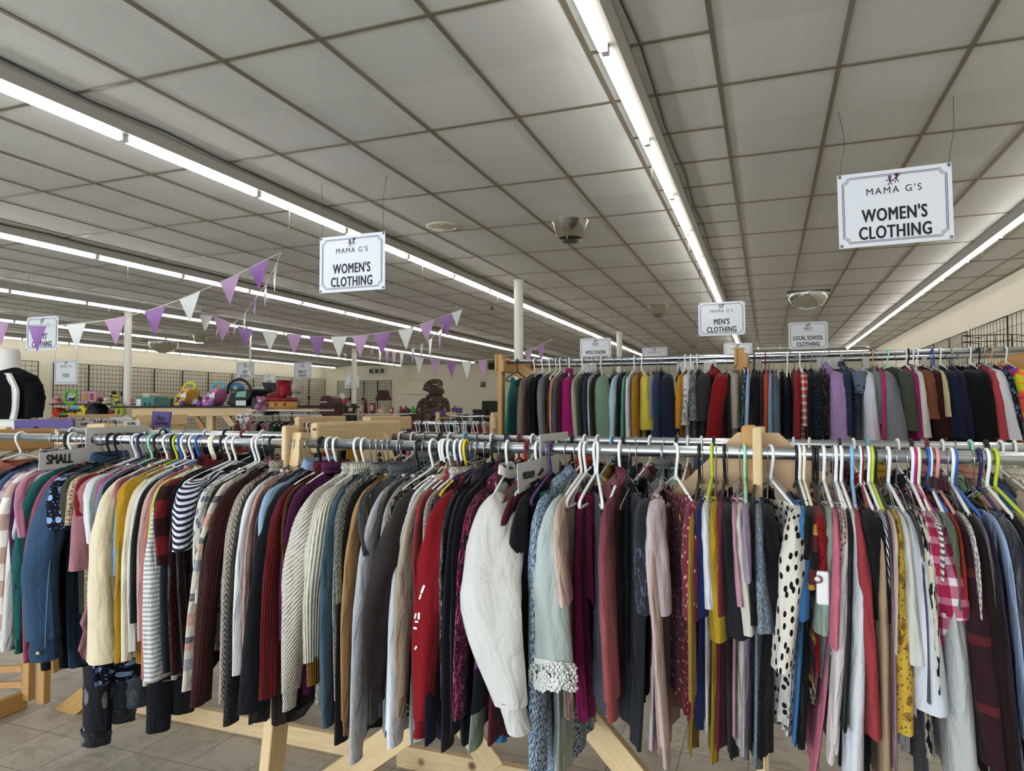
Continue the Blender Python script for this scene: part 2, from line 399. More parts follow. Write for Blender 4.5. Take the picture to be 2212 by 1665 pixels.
def tile_floor():
    m, nt, b = mat_base('floor_tile', .45, 0, .4)
    tc = nt.nodes.new('ShaderNodeTexCoord')
    mp = nt.nodes.new('ShaderNodeMapping'); mp.inputs['Scale'].default_value = (1/.305, 1/.305, 1); nt.links.new(tc.outputs['Object'], mp.inputs[0])
    br = nt.nodes.new('ShaderNodeTexBrick'); br.offset = 0; br.inputs['Scale'].default_value = 1; br.inputs['Brick Width'].default_value = 1; br.inputs['Row Height'].default_value = 1; br.inputs['Mortar Size'].default_value = .009; br.inputs['Mortar Smooth'].default_value = .3
    c = hx('#beb4a2'); br.inputs['Color1'].default_value = (*c, 1); br.inputs['Color2'].default_value = (*[x*.85 for x in c], 1); br.inputs['Mortar'].default_value = (*[x*.3 for x in c], 1)
    nt.links.new(mp.outputs[0], br.inputs['Vector'])
    n = N(nt, 'ShaderNodeTexNoise', Scale=5.0, Detail=6.0, Roughness=.7, Distortion=1.0); nt.links.new(tc.outputs['Object'], n.inputs['Vector'])
    n2 = N(nt, 'ShaderNodeTexNoise', Scale=60.0, Detail=4.0); nt.links.new(tc.outputs['Object'], n2.inputs['Vector'])
    col = mix(nt, ramp(nt, n.outputs[0], [(.30, (.8, .8, .8)), (.55, (0, 0, 0))]), br.outputs['Color'], hx('#857a68'))
    col = mix(nt, ramp(nt, n2.outputs[0], [(.60, (0, 0, 0)), (.75, (.6, .6, .6))]), col, hx('#5a5040'))
    nt.links.new(col, b.inputs['Base Color']); return m
def slab(name, lo, hi, m):
    lo, hi = Vector(lo), Vector(hi)
    return struct(MB().box((lo+hi)/2, hi-lo).build(name, m))
M_wall = block_wall('painted_block', '#d9d2bb'); M_wallR = paint('painted_wall', '#ddd6c2', .1, 40)
slab('floor', (XL-.2, YF-.2, -.1), (XR+.2, YB+.2, 0), tile_floor())
slab('ceiling', (XL-.2, YF-.2, HC), (XR+.2, YB+.2, HC+.1), tile_ceiling())
slab('wall_left', (XL-.2, YF-.2, 0), (XL, YB+.2, HC), M_wall)
slab('wall_right', (XR, YF-.2, 0), (XR+.2, YB+.2, HC), M_wallR)
slab('wall_back', (XL, YB, 0), (XR, YB+.2, HC), M_wall)
# shop front behind the camera: wall with four window openings
wins = [(-16.3, -12.7), (-11.8, -8.2), (-7.3, -3.7), (-2.8, .8)]
fw = MB(); xs = XL
for a, b_ in wins: fw.box(((xs+a)/2, YF-.1, HC/2), (a-xs, .2, HC)); fw.box(((a+b_)/2, YF-.1, .25), (b_-a, .2, .5)); fw.box(((a+b_)/2, YF-.1, (2.8+HC)/2), (b_-a, .2, HC-2.8)); xs = b_
fw.box(((xs+XR)/2, YF-.1, HC/2), (XR-xs, .2, HC)); struct(fw.build('wall_front', M_wallR))
m_al = simple('window_metal', '#8e9092', .4, .8)
gm = bpy.data.materials.new('window_glass'); gm.use_nodes = True; nt = gm.node_tree; nt.nodes.remove(nt.nodes['Principled BSDF'])
tr = nt.nodes.new('ShaderNodeBsdfTransparent'); gl = nt.nodes.new('ShaderNodeBsdfGlossy'); gl.inputs['Roughness'].default_value = .02; mx = nt.nodes.new('ShaderNodeMixShader'); mx.inputs[0].default_value = .06
nt.links.new(tr.outputs[0], mx.inputs[1]); nt.links.new(gl.outputs[0], mx.inputs[2]); nt.links.new(mx.outputs[0], nt.nodes['Material Output'].inputs[0])
for i, (a, b_) in enumerate(wins):
    f = MB()
    for z in (.53, 2.77): f.box(((a+b_)/2, YF-.1, z), (b_-a, .08, .06))
    for x in (a+.03, (a+b_)/2, b_-.03): f.box((x, YF-.1, 1.65), (.06, .08, 2.18))
    wo = struct(f.build('window_%d' % (i+1), m_al)); g = MB().box(((a+b_)/2, YF-.1, 1.65), (b_-a-.1, .006, 2.2)).build('pane', gm)
    g.parent = wo; g.location = Vector(g.location)-Vector(wo.location)
# ceiling T-bar grid
m_tee = simple('ceiling_tee', '#6b6152', .33, 0, .6)
g = MB(); k = math.ceil((XL+.23)/.61); mains = []
while -.23+.61*k < XR: mains.append(-.23+.61*k); k += 1
for x in mains: g.box((x, (YF+YB)/2, HC-.004), (.024, YB-YF, .010))
ys = [1.61+1.2*j for j in range(-4, 20) if YF < 1.61+1.2*j < YB]
for y in ys: g.box(((XL+XR)/2, y, HC-.003), (XR-XL, .022, .008))
for y in ys: g.box((-.535, y+.6, HC-.003), (.61, .022, .008))
for x, s in ((XL+.01, 1), (XR-.01, 1)): g.box((x, (YF+YB)/2, HC-.012), (.02, YB-YF, .024))
g.box(((XL+XR)/2, YB-.01, HC-.012), (XR-XL, .02, .024))
struct(g.build('trim_1', m_tee))
# ------------------------------------------------------------------ fluorescent strips
m_house = simple('strip_enamel', '#a09d94', .45, 0, .4); m_sock = simple('socket_white', '#cfcdc6', .5); m_chain = simple('pull_chain', '#b9ad90', .4, .6); m_cond = simple('conduit_grey', '#4c4a45', .4, .5)
m_tube = emit('tube_light', (1.0, .98, .95), TUBE_POWER)
ZT = EYE+1.72
TL = 1.235
tube_me = None
def strip(X, y0, y1, label, chains=True, cable=True, phase=3.21):
    global tube_me
    root = empty('fluorescent_strip_light', (X, y0, HC), label, 'ceiling light', 'fluorescent strip lights in long rows')
    h = MB(); xc = X-.004
    prof = [(-.075, 0), (.075, 0), (.075, -.03), (.05, -.088), (-.05, -.088), (-.075, -.03)]
    h.prism([(xc+a, y0, HC+b) for a, b in prof], (0, y1-y0, 0)); h.build('housing', m_house, root)
    j0 = math.floor((y0-phase)/TL); y = phase+j0*TL; n = 0
    while y < y1-.3:
        a = max(y+.025, y0+.02); b_ = min(y+TL-.025, y1-.02)
        if b_-a > .4:
            if b_-a > TL-.06:
                if tube_me is None:
                    tb = MB().tube([(0, 0, 0), (0, TL-.05, 0)], .017, 8); o = tb.build('tube', m_tube, None); tube_me = o.data; bpy.data.objects.remove(o)
                o = bpy.data.objects.new('tube', tube_me); C.objects.link(o); o.parent = root; o.location = (-.012, a-y0, ZT-HC)
            else: MB().tube([(X-.012, a, ZT), (X-.012, b_, ZT)], .017, 8).build('tube', m_tube, root)
            for yy in (a-.012, b_+.012): MB().box((X-.012, yy, ZT+.010), (.034, .02, .058)).build('lamp_holder', m_sock, root)
            if chains and n % 2 == 0 and a < 16:
                c = MB(); zz = ZT-.02; c.tube([(X-.05, a+.42, ZT+.03), (X-.052, a+.42, ZT-.15)], .0022, 5); c.ball((X-.052, a+.42, ZT-.155), .005, 6, 4); c.build('pull_chain', m_chain, root)
            n += 1
        y += TL
    if cable:
        pts = [(X+.115+.012*math.sin(1.7*q), y0+q*.5, HC-.016-.006*math.sin(2.9*q)) for q in range(int((y1-y0)*2))]
        MB().tube(pts, .007, 5).build('conduit', m_cond, root)
strip(2.23, 1.0, 22.2, 'long row of fluorescent tubes nearest the right wall')
strip(-.70, -.6, 21.0, 'long row of fluorescent tubes running from the top centre of the photo')
strip(-3.83, -.6, 23.0, 'long row of fluorescent tubes passing behind the left WOMEN\'S CLOTHING sign')
strip(-7.17, 1.0, 23.8, 'fluorescent tube row second from the left WOMEN\'S CLOTHING sign, over the bunting')
strip(-10.5, 3.0, 24.3, 'fluorescent tube row crossing behind the middle of the bunting', cable=False)
strip(-14.1, 5.0, 14.7, 'short fluorescent tube row above the round ceiling mirror at left', cable=False)
strip(-14.0, 16.0, 24.7, 'short fluorescent tube row ending above the three wall vents', cable=False)
strip(-17.5, 8.0, 25.2, 'fluorescent tube row along the far left wall above the wire grids', cable=False)
# cross strip at the far back
root = empty('fluorescent_strip_light', (-.5, 23.2, HC), 'short fluorescent row running crosswise over the back wall', 'ceiling light')
MB().box((1.15, 23.2, HC-.045), (3.3, .14, .09)).build('housing', m_house, root)
for k in range(3): MB().tube([(-.38+k*TL*.9, 23.19, ZT-.0), (-.38+k*TL*.9+1.05, 23.19, ZT)], .017, 8).build('tube', m_tube, root)
# columns
m_col = simple('column_paint', '#d5d2c6', .45, var=.04)
for x, y, r, lab in ((-3.31, 9.2, .066, 'white round steel column left of the tall wooden rack'), (-3.3, 16.3, .066, 'thin distant white column right of the WISCONSIN sign'), (-11.4, 9.7, .066, 'white round column between the toy shelf and the TOYS sign'), (-11.95, 18.2, .075, 'far white column in front of the back wall wire grid')):
    t = empty('support_column', (x, y, 0), lab, 'column')
    MB().lathe((x, y, 0), [(r, 0), (r, HC-.01)], 20, cap=False).build('shaft', m_col, t)
    MB().lathe((x, y, HC-.03), [(r+.012, 0), (r+.012, .028)], 20).build('collar', m_col, t)
p = empty('drop_pole', (-10.6, 12.1, 0), 'thin white pole dropping from the ceiling beside the ARTS & CRAFTS sign', 'pole')
MB().tube([(-10.6, 12.1, HC), (-10.6, 12.1, 2.42)], .022, 10).build('pole', m_col, p); MB().box((-10.6, 12.1, 2.40), (.09, .06, .1)).build('outlet_box', m_sock, p)
# cone shaped air diffusers
m_chrome = simple('spun_metal', '#c9c8c2', .22, 1.0); m_dark = simple('dark_metal', '#3a3632', .5, .3)
for i, (x, y, lab) in enumerate(((-1.8, 6.5, 'silver cone ceiling diffuser nearest the camera'), (-1.8, 12.4, 'silver cone ceiling diffuser left of the MEN\'S sign'), (-1.86, 19.2, 'small far silver cone diffuser above the tall rack'), (-13.5, 13.6, 'silver cone ceiling diffuser behind the left bunting'), (-13.36, 20.1, 'far silver cone diffuser beside the far white column'))):
    t = empty('ceiling_diffuser', (x, y, HC), lab, 'air vent', 'cone shaped ceiling diffusers')
    MB().lathe((x, y, HC), [(.185, 0), (.18, -.012), (.165, -.03), (.125, -.165), (.118, -.165), (.15, -.03)], 32, cap=False).build('cone', m_chrome, t)
    MB().lathe((x, y, HC), [(.115, -.15), (.06, -.13), (.001, -.12)], 24, cap=False).build('throat', m_dark, t)
    MB().lathe((x, y, HC), [(.001, -.205), (.075, -.203), (.078, -.195), (.001, -.185)], 24).build('baffle_disc', m_dark, t)
    wv = MB()
    for k in range(3):
        a = 2.1*k+.5; wv.tube(crv([(x+.115*math.cos(a), y+.115*math.sin(a), HC-.16), (x+.105*math.cos(a), y+.105*math.sin(a), HC-.19), (x+.07*math.cos(a), y+.07*math.sin(a), HC-.198)], 6), .003, 5)
    wv.build('bracket', m_chrome, t)
q = empty('ceiling_cover_plate', (-3.04, 6.2, HC), 'flat round cream cover plate on the ceiling beside the left sign', 'ceiling plate')
MB().lathe((-3.04, 6.2, HC), [(.17, 0), (.172, -.008), (.15, -.018), (.001, -.02)], 32).build('plate', simple('cream_enamel', '#b5ae98', .45), q)
sm = MB()
for k in range(4): sm.ball((-3.04+.12*math.cos(k*PI/2+.4), 6.2+.12*math.sin(k*PI/2+.4), HC-.021), .012, 8, 4)
sm.build('screw', m_chrome, q)
q = empty('smoke_detector', (-1.9, 9.0, HC), 'small dark star shaped sprinkler head on the ceiling beside the nearest column', 'sprinkler')
cc = atz(1063, 661, HC); q.location = cc
s_ = MB().lathe(cc, [(.03, 0), (.012, -.01), (.012, -.05)], 10)
for k in range(6): s_.tube([cc+Vector((0, 0, -.04)), cc+Vector((.06*math.cos(k), .06*math.sin(k), -.07))], .006, 5)
s_.build('sprinkler_body', m_dark, q)
q.name = 'sprinkler_head'
# convex mirrors: quarter domes on a flat frame
m_mirror = simple('mirror_dome', '#d5d5d2', .03, 1.0); m_rim = simple('mirror_rim', '#d8d8d2', .4)
def dome(x, y, r, lab):
    t = empty('convex_mirror', (x, y, HC), lab, 'mirror')
    MB().lathe((x, y, HC-.02), [(r*math.cos(a), -r*.8*math.sin(a)) for a in [PI/2*i/10 for i in range(11)]], 32, cap=False).build('dome', m_mirror, t)
    MB().tube([(x+r*math.cos(2*PI*k/32), y+r*math.sin(2*PI*k/32), HC-.025) for k in range(32)], .018, 6, closed=True).build('rim', m_rim, t)
    MB().box((x, y, HC-.008), (2.05*r, 2.05*r, .016)).build('backing', m_dark, t)
dome(.63, 11.9, .30, 'half dome security mirror above the LOCAL SCHOOL sign'); dome(-15.6, 14.4, .38, 'half dome security mirror by the far left column')
# ------------------------------------------------------------------ hangers and garments
ROD_R = .0175
HCOL = {'w': ('white', '#e9e9e6'), 'k': ('black', '#131314'), 'y': ('yellow', '#e3c400'), 'r': ('dark red', '#7d0f16'), 'b': ('light blue', '#86b4dd'), 'u': ('blue', '#2f5fae'),
        'p': ('purple', '#512a63'), 'g': ('mint green', '#9ed9b8'), 'l': ('lime green', '#b9c832'), 'c': ('cream', '#e8dfc0'), 'm': ('magenta', '#b0267c'), 'n': ('navy', '#1c2550'), 's': ('salmon pink', '#d8938c'), 'q': ('aqua', '#5fb4c4'), 't': ('tan', '#b9935c'), 'o': ('pink', '#d9778c')}
m_wire = simple('hanger_wire', '#a9abae', .3, 1.0); m_velvet = fabric('velvet:#0c0c0d'); m_rod = None
def hang_curve(rr, tr, sw=.205):
    R = rr+tr
    hook = [(0, R*math.cos(a), R*math.sin(a)-0) for a in [math.radians(d) for d in range(-15, 181, 15)]]
    hook = [(0, -y, z) for (_, y, z) in hook]                    # opening faces away (+Y), stem side towards -Y
    hook = [(0, -y if False else y, z) for (_, y, z) in hook]
    hook = hook[::1]
    pts = [(0, R*math.cos(math.radians(d)), R*math.sin(math.radians(d))) for d in range(-15, 181, 15)]
    pts += [(0, -R*.98, -.014), (0, -R*.6, -.034), (0, -.004, -.052), (0, 0, -.064), (0, 0, -.074)]
    return pts
HMESH = {}
def hanger_mesh(kind, rr):
    k = (kind, rr)
    if k in HMESH: return HMESH[k]
    drop = -.002
    if kind == 'plastic':
        b = MB(); b.tube(hang_curve(rr, .0048), .0046, 8)
        loop = crv([(0, 0, -.074), (0, -.10, -.102), (0, -.185, -.128), (0, -.207, -.143), (0, -.195, -.153), (0, -.1, -.154), (0, 0, -.154), (0, .1, -.154), (0, .195, -.153), (0, .207, -.143), (0, .185, -.128), (0, .10, -.102)], 36)[:-1]
        b.tube(loop, .0046, 8, closed=True)
        b.prism([(-.002, -.035, -.086), (-.002, .035, -.086), (-.002, 0, -.070)], (.004, 0, 0))
    elif kind == 'wire':
        b = MB(); b.tube(hang_curve(rr, .0017), .0016, 6)
        tw = [(.003*math.cos(i*1.4), .003*math.sin(i*1.4), -.070-.0026*i) for i in range(14)]; b.tube(tw, .0015, 5)
        loop = [(0, 0, -.076), (0, -.06, -.088), (0, -.2, -.142), (0, -.207, -.150), (0, -.2, -.155), (0, .2, -.155), (0, .207, -.150), (0, .2, -.142), (0, .06, -.088)]
        b.tube(loop, .0016, 6, closed=True)
    else:
        b = MB(); b.tube(hang_curve(rr, .0019), .0018, 6)
    o = b.build('hanger', None); me = o.data
    for v in me.vertices: v.co += o.location
    bpy.data.objects.remove(o); HMESH[k] = me
    if kind == 'velvet':
        b = MB(); up = [(-.205, -.140), (-.15, -.118), (-.08, -.094), (-.03, -.080), (0, -.066), (.03, -.080), (.08, -.094), (.15, -.118), (.205, -.140), (.205, -.152), (.12, -.138), (.05, -.112), (0, -.100), (-.05, -.112), (-.12, -.138), (-.205, -.152)]
        b.prism([(-.004, y, z) for y, z in up], (.008, 0, 0)); o = b.build('b', None); me2 = o.data
        for v in me2.vertices: v.co += o.location
        bpy.data.objects.remove(o); HMESH[('vb', rr)] = me2
    return HMESH[k]
def hanger(code, X, Y, Z, rot, lab, group, rr=ROD_R):
    kind = 'wire' if code == 'x' else 'velvet' if code == 'v' else 'plastic'
    me = hanger_mesh(kind, rr)
    if kind == 'velvet':
        t = empty('velvet_hanger', (X, Y, Z), lab, 'hanger', group); t.rotation_euler = (0, 0, rot)
        parts = [('hook', me, m_wire), ('shoulders', HMESH[('vb', rr)], m_velvet)]
        for nm, mm, mt in parts:
            o = bpy.data.objects.new(nm, mm); C.objects.link(o); o.parent = t
            if not mm.materials: mm.materials.append(mt)
        return t
    o = bpy.data.objects.new('wire_hanger' if kind == 'wire' else 'plastic_hanger', me); C.objects.link(o)
    if not me.materials: me.materials.append(None)
    mt = m_wire if kind == 'wire' else simple('hanger_'+HCOL[code][0], HCOL[code][1], .38)
    o.material_slots[0].link = 'OBJECT'; o.material_slots[0].material = mt
    o.location = (X, Y, Z); o.rotation_euler = (0, 0, rot)
    return tag(o, lab, 'hanger', group)
def hname(code): return 'thin wire' if code == 'x' else 'slim black velvet' if code == 'v' else HCOL[code][0]+' plastic'

def hlabel(code, desc):
    w_ = desc.split(); h_ = hname(code)+' hanger '; k_ = len(h_.split())
    if k_+2+len(w_) <= 15: return h_+'holding the '+desc
    return h_+'of the '+' '.join(w_[:13-k_])
class Frame:                                   # garment frame: t across the row, u along the hanger, z up
    def __init__(s, X, Y, Z, a): s.o = Vector((X, Y, Z)); s.ca, s.sa = math.cos(a), math.sin(a)
    def p(s, t, u, z): return s.o + Vector((t*s.ca-u*s.sa, t*s.sa+u*s.ca, z))

def add_body(mb, fr, L, hwS=.20, hwM=.205, hwH=.22, thk=.03, lean=0.0, leanY=0.0, neck=.075, dip=.05, folds=.010, tank=False, seed=0, nu=36, nv=20, tier=0, puff=0.0, neckz=-.080):
    r = random.Random(seed); ph = [r.random()*6.28 for _ in range(6)]; fq = r.choice((2.0, 2.6, 3.2))
    def top(u, side):
        a = abs(u)
        if tank:
            z = neckz-.03-(max(a-.05, 0))*.25
            if a < .085: z -= (dip+.06 if side > 0 else dip*.6)*(1-(a/.085)**2)
            return z
        if a > neck: return neckz+.008-max(0, a-.03)*.34
        return neckz+.008-max(0, neck-.03)*.34-(dip if side > 0 else dip*.25)*(1-(a/neck)**2)
    base = len(mb.v)
    for i in range(nv+1):
        v = i/nv; hw = (hwS+(hwM-hwS)*min(v/.3, 1)) if v < .3 else hwM+(hwH-hwM)*((v-.3)/.7)
        if tank: hw = (.115+(hwM-.115)*min(v/.28, 1)**1.5) if v < .28 else hwM+(hwH-hwM)*((v-.28)/.72)
        th = .012+(thk-.012)*min(1, v/.25)**.7
        th *= 1+puff*math.sin(PI*v)
        for k in range(nu+1):
            a = 2*PI*k/nu-PI/2; c, s_ = math.cos(a), math.sin(a)
            cu = math.copysign(abs(c)**.62, c); su = math.copysign(abs(s_)**.75, s_)
            u = hw*cu; side = su
            fo = folds*v**.8*(math.sin(fq*6.28*u/.22+ph[0]+1.5*v)+.6*math.sin(5.1*6.28*u/.22+ph[1]))
            tf = .35*folds*v*math.sin(9*a+ph[2]+3*v)
            t = (th/2)*su + fo + tf*.5
            if v < .25 and abs(u) < neck+.02: t += .010*su*(1-v/.25)
            zt = top(u, side); zh = -L + .010*math.sin(2.2*6.28*u/.44+ph[3]) - .012*su
            if tier and v > .45:
                q = (v-.45)/.55*tier; t += .006*math.sin(26*a+ph[4])*((q % 1.0)); hw2 = 1+.10*((q % 1.0)); u *= hw2
            z = zt*(1-v)+zh*v
            mb.v.append(fr.p(t+lean*v*v, u+leanY*v, z))
    W = nu+1
    for i in range(nv):
        for k in range(nu):
            q = [base+i*W+k, base+i*W+k+1, base+(i+1)*W+k+1, base+(i+1)*W+k]
            u0, u1 = k/nu*hwM*4, (k+1)/nu*hwM*4
            mb.face(q, [(u0, i/nv*L), (u1, i/nv*L), (u1, (i+1)/nv*L), (u0, (i+1)/nv*L)], True)

def add_sleeve(mb, path, wx, wy, seed=0, n=18, m=20, ax=(1, 0, 0), ay=(0, 1, 0), v0=0.0, cap=.06, fold=.09, flat_end=False):
    """path: list of points (smooth), wx/wy: radius lists over t"""
    r = random.Random(seed+5); ph = [r.random()*6.28 for _ in range(4)]
    P = crv(path, m); M = len(P); base = len(mb.v); ax, ay = Vector(ax), Vector(ay); acc = v0; ls = []
    def itp(a, t):
        x = t*(len(a)-1); i = min(int(x), len(a)-2); f = x-i; return a[i]*(1-f)+a[i+1]*f
    for i, p in enumerate(P):
        t = i/(M-1)
        if i: acc += (p-P[i-1]).length
        ls.append(acc)
        k0 = math.sqrt(max(0, 1-(1-min(t/cap, 1))**2))*.92+.08 if cap else 1
        rx, ry = itp(wx, t)*k0, itp(wy, t)*k0
        for k in range(n+1):
            a = 2*PI*k/n; f = 1+fold*(math.sin(2*a+ph[3]+3*t)+math.sin(3*a+ph[0]+5*t)+.6*math.sin(5*a+ph[1]-7*t)+.7*math.sin(2*a+26*t+ph[2])*math.exp(-((t-.52)/.22)**2))*min(1, t*3+.2)
            mb.v.append(p+ax*(rx*f*math.cos(a))+ay*(ry*f*math.sin(a)))
    W = n+1; cir = 2*PI*max(.03, (sum(wx)/len(wx)+sum(wy)/len(wy))/2)
    for i in range(M-1):
        for k in range(n):
            mb.face([base+i*W+k, base+i*W+k+1, base+(i+1)*W+k+1, base+(i+1)*W+k], [(k/n*cir, ls[i]), ((k+1)/n*cir, ls[i]), ((k+1)/n*cir, ls[i+1]), (k/n*cir, ls[i+1])], True)
    return P, acc

GAR = {}
def garment(name, desc, cat, mat, style, X, Y, Z, rot, L, sl=None, lean=0.0, leanY=0.0, thk=.03, seed=0, lod=1, cuff=None, cuffmat=None, extra='', group=None, hw=1.0, dip=.05):
    neck_ = .150 if 'W' in extra else .085
    """one hanging garment (Empty + body, sleeves, cuffs, collar or hood). sl=(path, wx, wy) of the near sleeve in world space"""
    t = empty(name, (X, Y, Z), desc, cat, group)
    fr = Frame(X, Y, Z, rot); m = fabric(mat)
    tank = style[0] == 'T'
    nu, nv = (36, 20) if lod else (22, 12)
    b = MB(); add_body(b, fr, L, hwS=.203*hw, hwM=(.20 if not tank else .19)*hw, hwH=(.215 if 'd' not in extra else .26)*hw, thk=thk, lean=lean, leanY=leanY, dip=dip, neck=neck_, tank=tank, seed=seed, nu=nu, nv=nv, tier=3 if 't' in extra else 0, folds=.006+.25*thk*.35, puff=.8 if 'P' in extra else 0)
    b.build('body', m, t)
    if sl and not tank:
        path, wx, wy = sl
        s = MB(); P, acc = add_sleeve(s, path, wx, wy, seed, n=18 if lod else 12, m=20 if lod else 12, cap=.09 if lod else .24)
        so = s.build('sleeve', m, t)
        if lod:                                # far sleeve hangs straight behind
            Lr = (path[0]-path[-1]).length
            q = [fr.p(0, .19, -.115), fr.p(.004, .225, -.115-.5*Lr), fr.p(lean*.6, .235, -.115-Lr)]
            s2 = MB(); add_sleeve(s2, q, [min(x, .028) for x in wx], [min(x, .05) for x in wy], seed+3, n=12, m=10); s2.build('sleeve', m, t)
        if cuff:
            d = (P[-1]-P[-3]).normalized(); e = P[-1]; s3 = MB(); cf_ = 1.0 if mat.startswith('denim') or mat.startswith('plaid') else .80; q = wx[-1]*cf_; qy = wy[-1]*cf_
            add_sleeve(s3, [e-d*.012, e+d*cuff*.5, e+d*cuff], [wx[-1]*.9, q, q], [wy[-1]*.9, qy, qy], seed+9, n=16, m=6, cap=0, fold=.03, v0=acc)
            s3.build('cuff', fabric(cuffmat) if cuffmat else m, so)
        if 'f' in extra:                       # flounce or fringe at the sleeve end
            pass
    if 'C' in style:                           # shirt collar
        c = MB(); ring = []
        for r_, z_ in ((.075, -.068), (.080, -.050), (.088, -.052), (.098, -.078)):
            ring.append([fr.p(.24*r_*1.0*math.sin(a)*1.0, r_*math.cos(a), z_-.02*max(0, math.sin(a))) for a in [2*PI*k/20+PI/2+.0 for k in range(21)]])
        bse = 0
        for rg in ring: c.v += rg
        for i in range(3):
            for k in range(20): c.face([i*21+k, i*21+k+1, (i+1)*21+k+1, (i+1)*21+k], [(k*.02, i*.02), (k*.02+.02, i*.02), (k*.02+.02, i*.02+.02), (k*.02, i*.02+.02)], True)
        c.build('collar', m, t)
    elif 'N' in style:                         # ribbed neckband
        c = MB(); c.tube([fr.p(.018*math.sin(a), neck_*.98*math.cos(a), -.072-max(0, neck_-.03)*.34-(dip if math.sin(a) > 0 else dip*.25)*abs(math.sin(a))) for a in [2*PI*k/24 for k in range(24)]], .0055, 6, closed=True, uvs=(.05, 1)); c.build('neckband', m, t)
    elif 'K' in style:                         # high knitted roll collar
        c = MB()
        for i, (k_, z_) in enumerate(((1.15, -.098), (1.0, -.082), (.95, -.068), (1.05, -.060), (1.12, -.080))):
            c.v += [fr.p(.028*k_*math.sin(a), .078*k_*math.cos(a), z_) for a in [2*PI*k/20 for k in range(21)]]
        for i in range(4):
            for k in range(20): c.face([i*21+k, i*21+k+1, (i+1)*21+k+1, (i+1)*21+k], [(k*.015, i*.03), (k*.015+.015, i*.03), (k*.015+.015, i*.03+.03), (k*.015, i*.03+.03)], True)
        c.build('collar', m, t)
    if 'H' in style:                           # hood lying over the hanger
        c = MB(); n_, m_ = 18, 10; rr = random.Random(seed)
        p0 = rr.random()*6
        for i in range(m_+1):
            th = PI*.82*i/m_
            for k in range(n_+1):
                a = 2*PI*k/n_; w_ = 1+.08*math.sin(3*a+p0+i)
                c.v.append(fr.p((.030+.012*math.sin(a+p0))*w_*math.sin(th)*math.cos(a)+.010*math.sin(4*th+p0), .105*w_*math.sin(th)*math.sin(a)-.025, -.120+.055*math.cos(th)*w_+.018*math.sin(a)))
        for i in range(m_):
            for k in range(n_): c.face([i*(n_+1)+k, (i+1)*(n_+1)+k, (i+1)*(n_+1)+k+1, i*(n_+1)+k+1], [(k*.02, i*.02), (k*.02, i*.02+.02), (k*.02+.02, i*.02+.02), (k*.02+.02, i*.02)], True)
        c.build('hood', m, t)
    GAR[desc] = t
    return t

from mathutils.bvhtree import BVHTree
def surf(t, px, py, lift=.002):
    """point on the surface of a thing's parts that the photo pixel looks at, and its normal"""
    best = None; d = ray(px, py).normalized()
    for ch in t.children_recursive:
        if ch.type != 'MESH': continue
        off = Vector((0, 0, 0)); q = ch
        while q is not None: off += Vector(q.location); q = q.parent
        b = BVHTree.FromPolygons([v.co+off for v in ch.data.vertices], [list(p.vertices) for p in ch.data.polygons])
        h = b.ray_cast(EYEP, d)
        if h[0] is not None and (best is None or h[3] < best[2]): best = (h[0], h[1], h[3])
    if best is None: return None
    n = best[1] if best[1].dot(d) < 0 else -best[1]
    return best[0]+n*lift, n

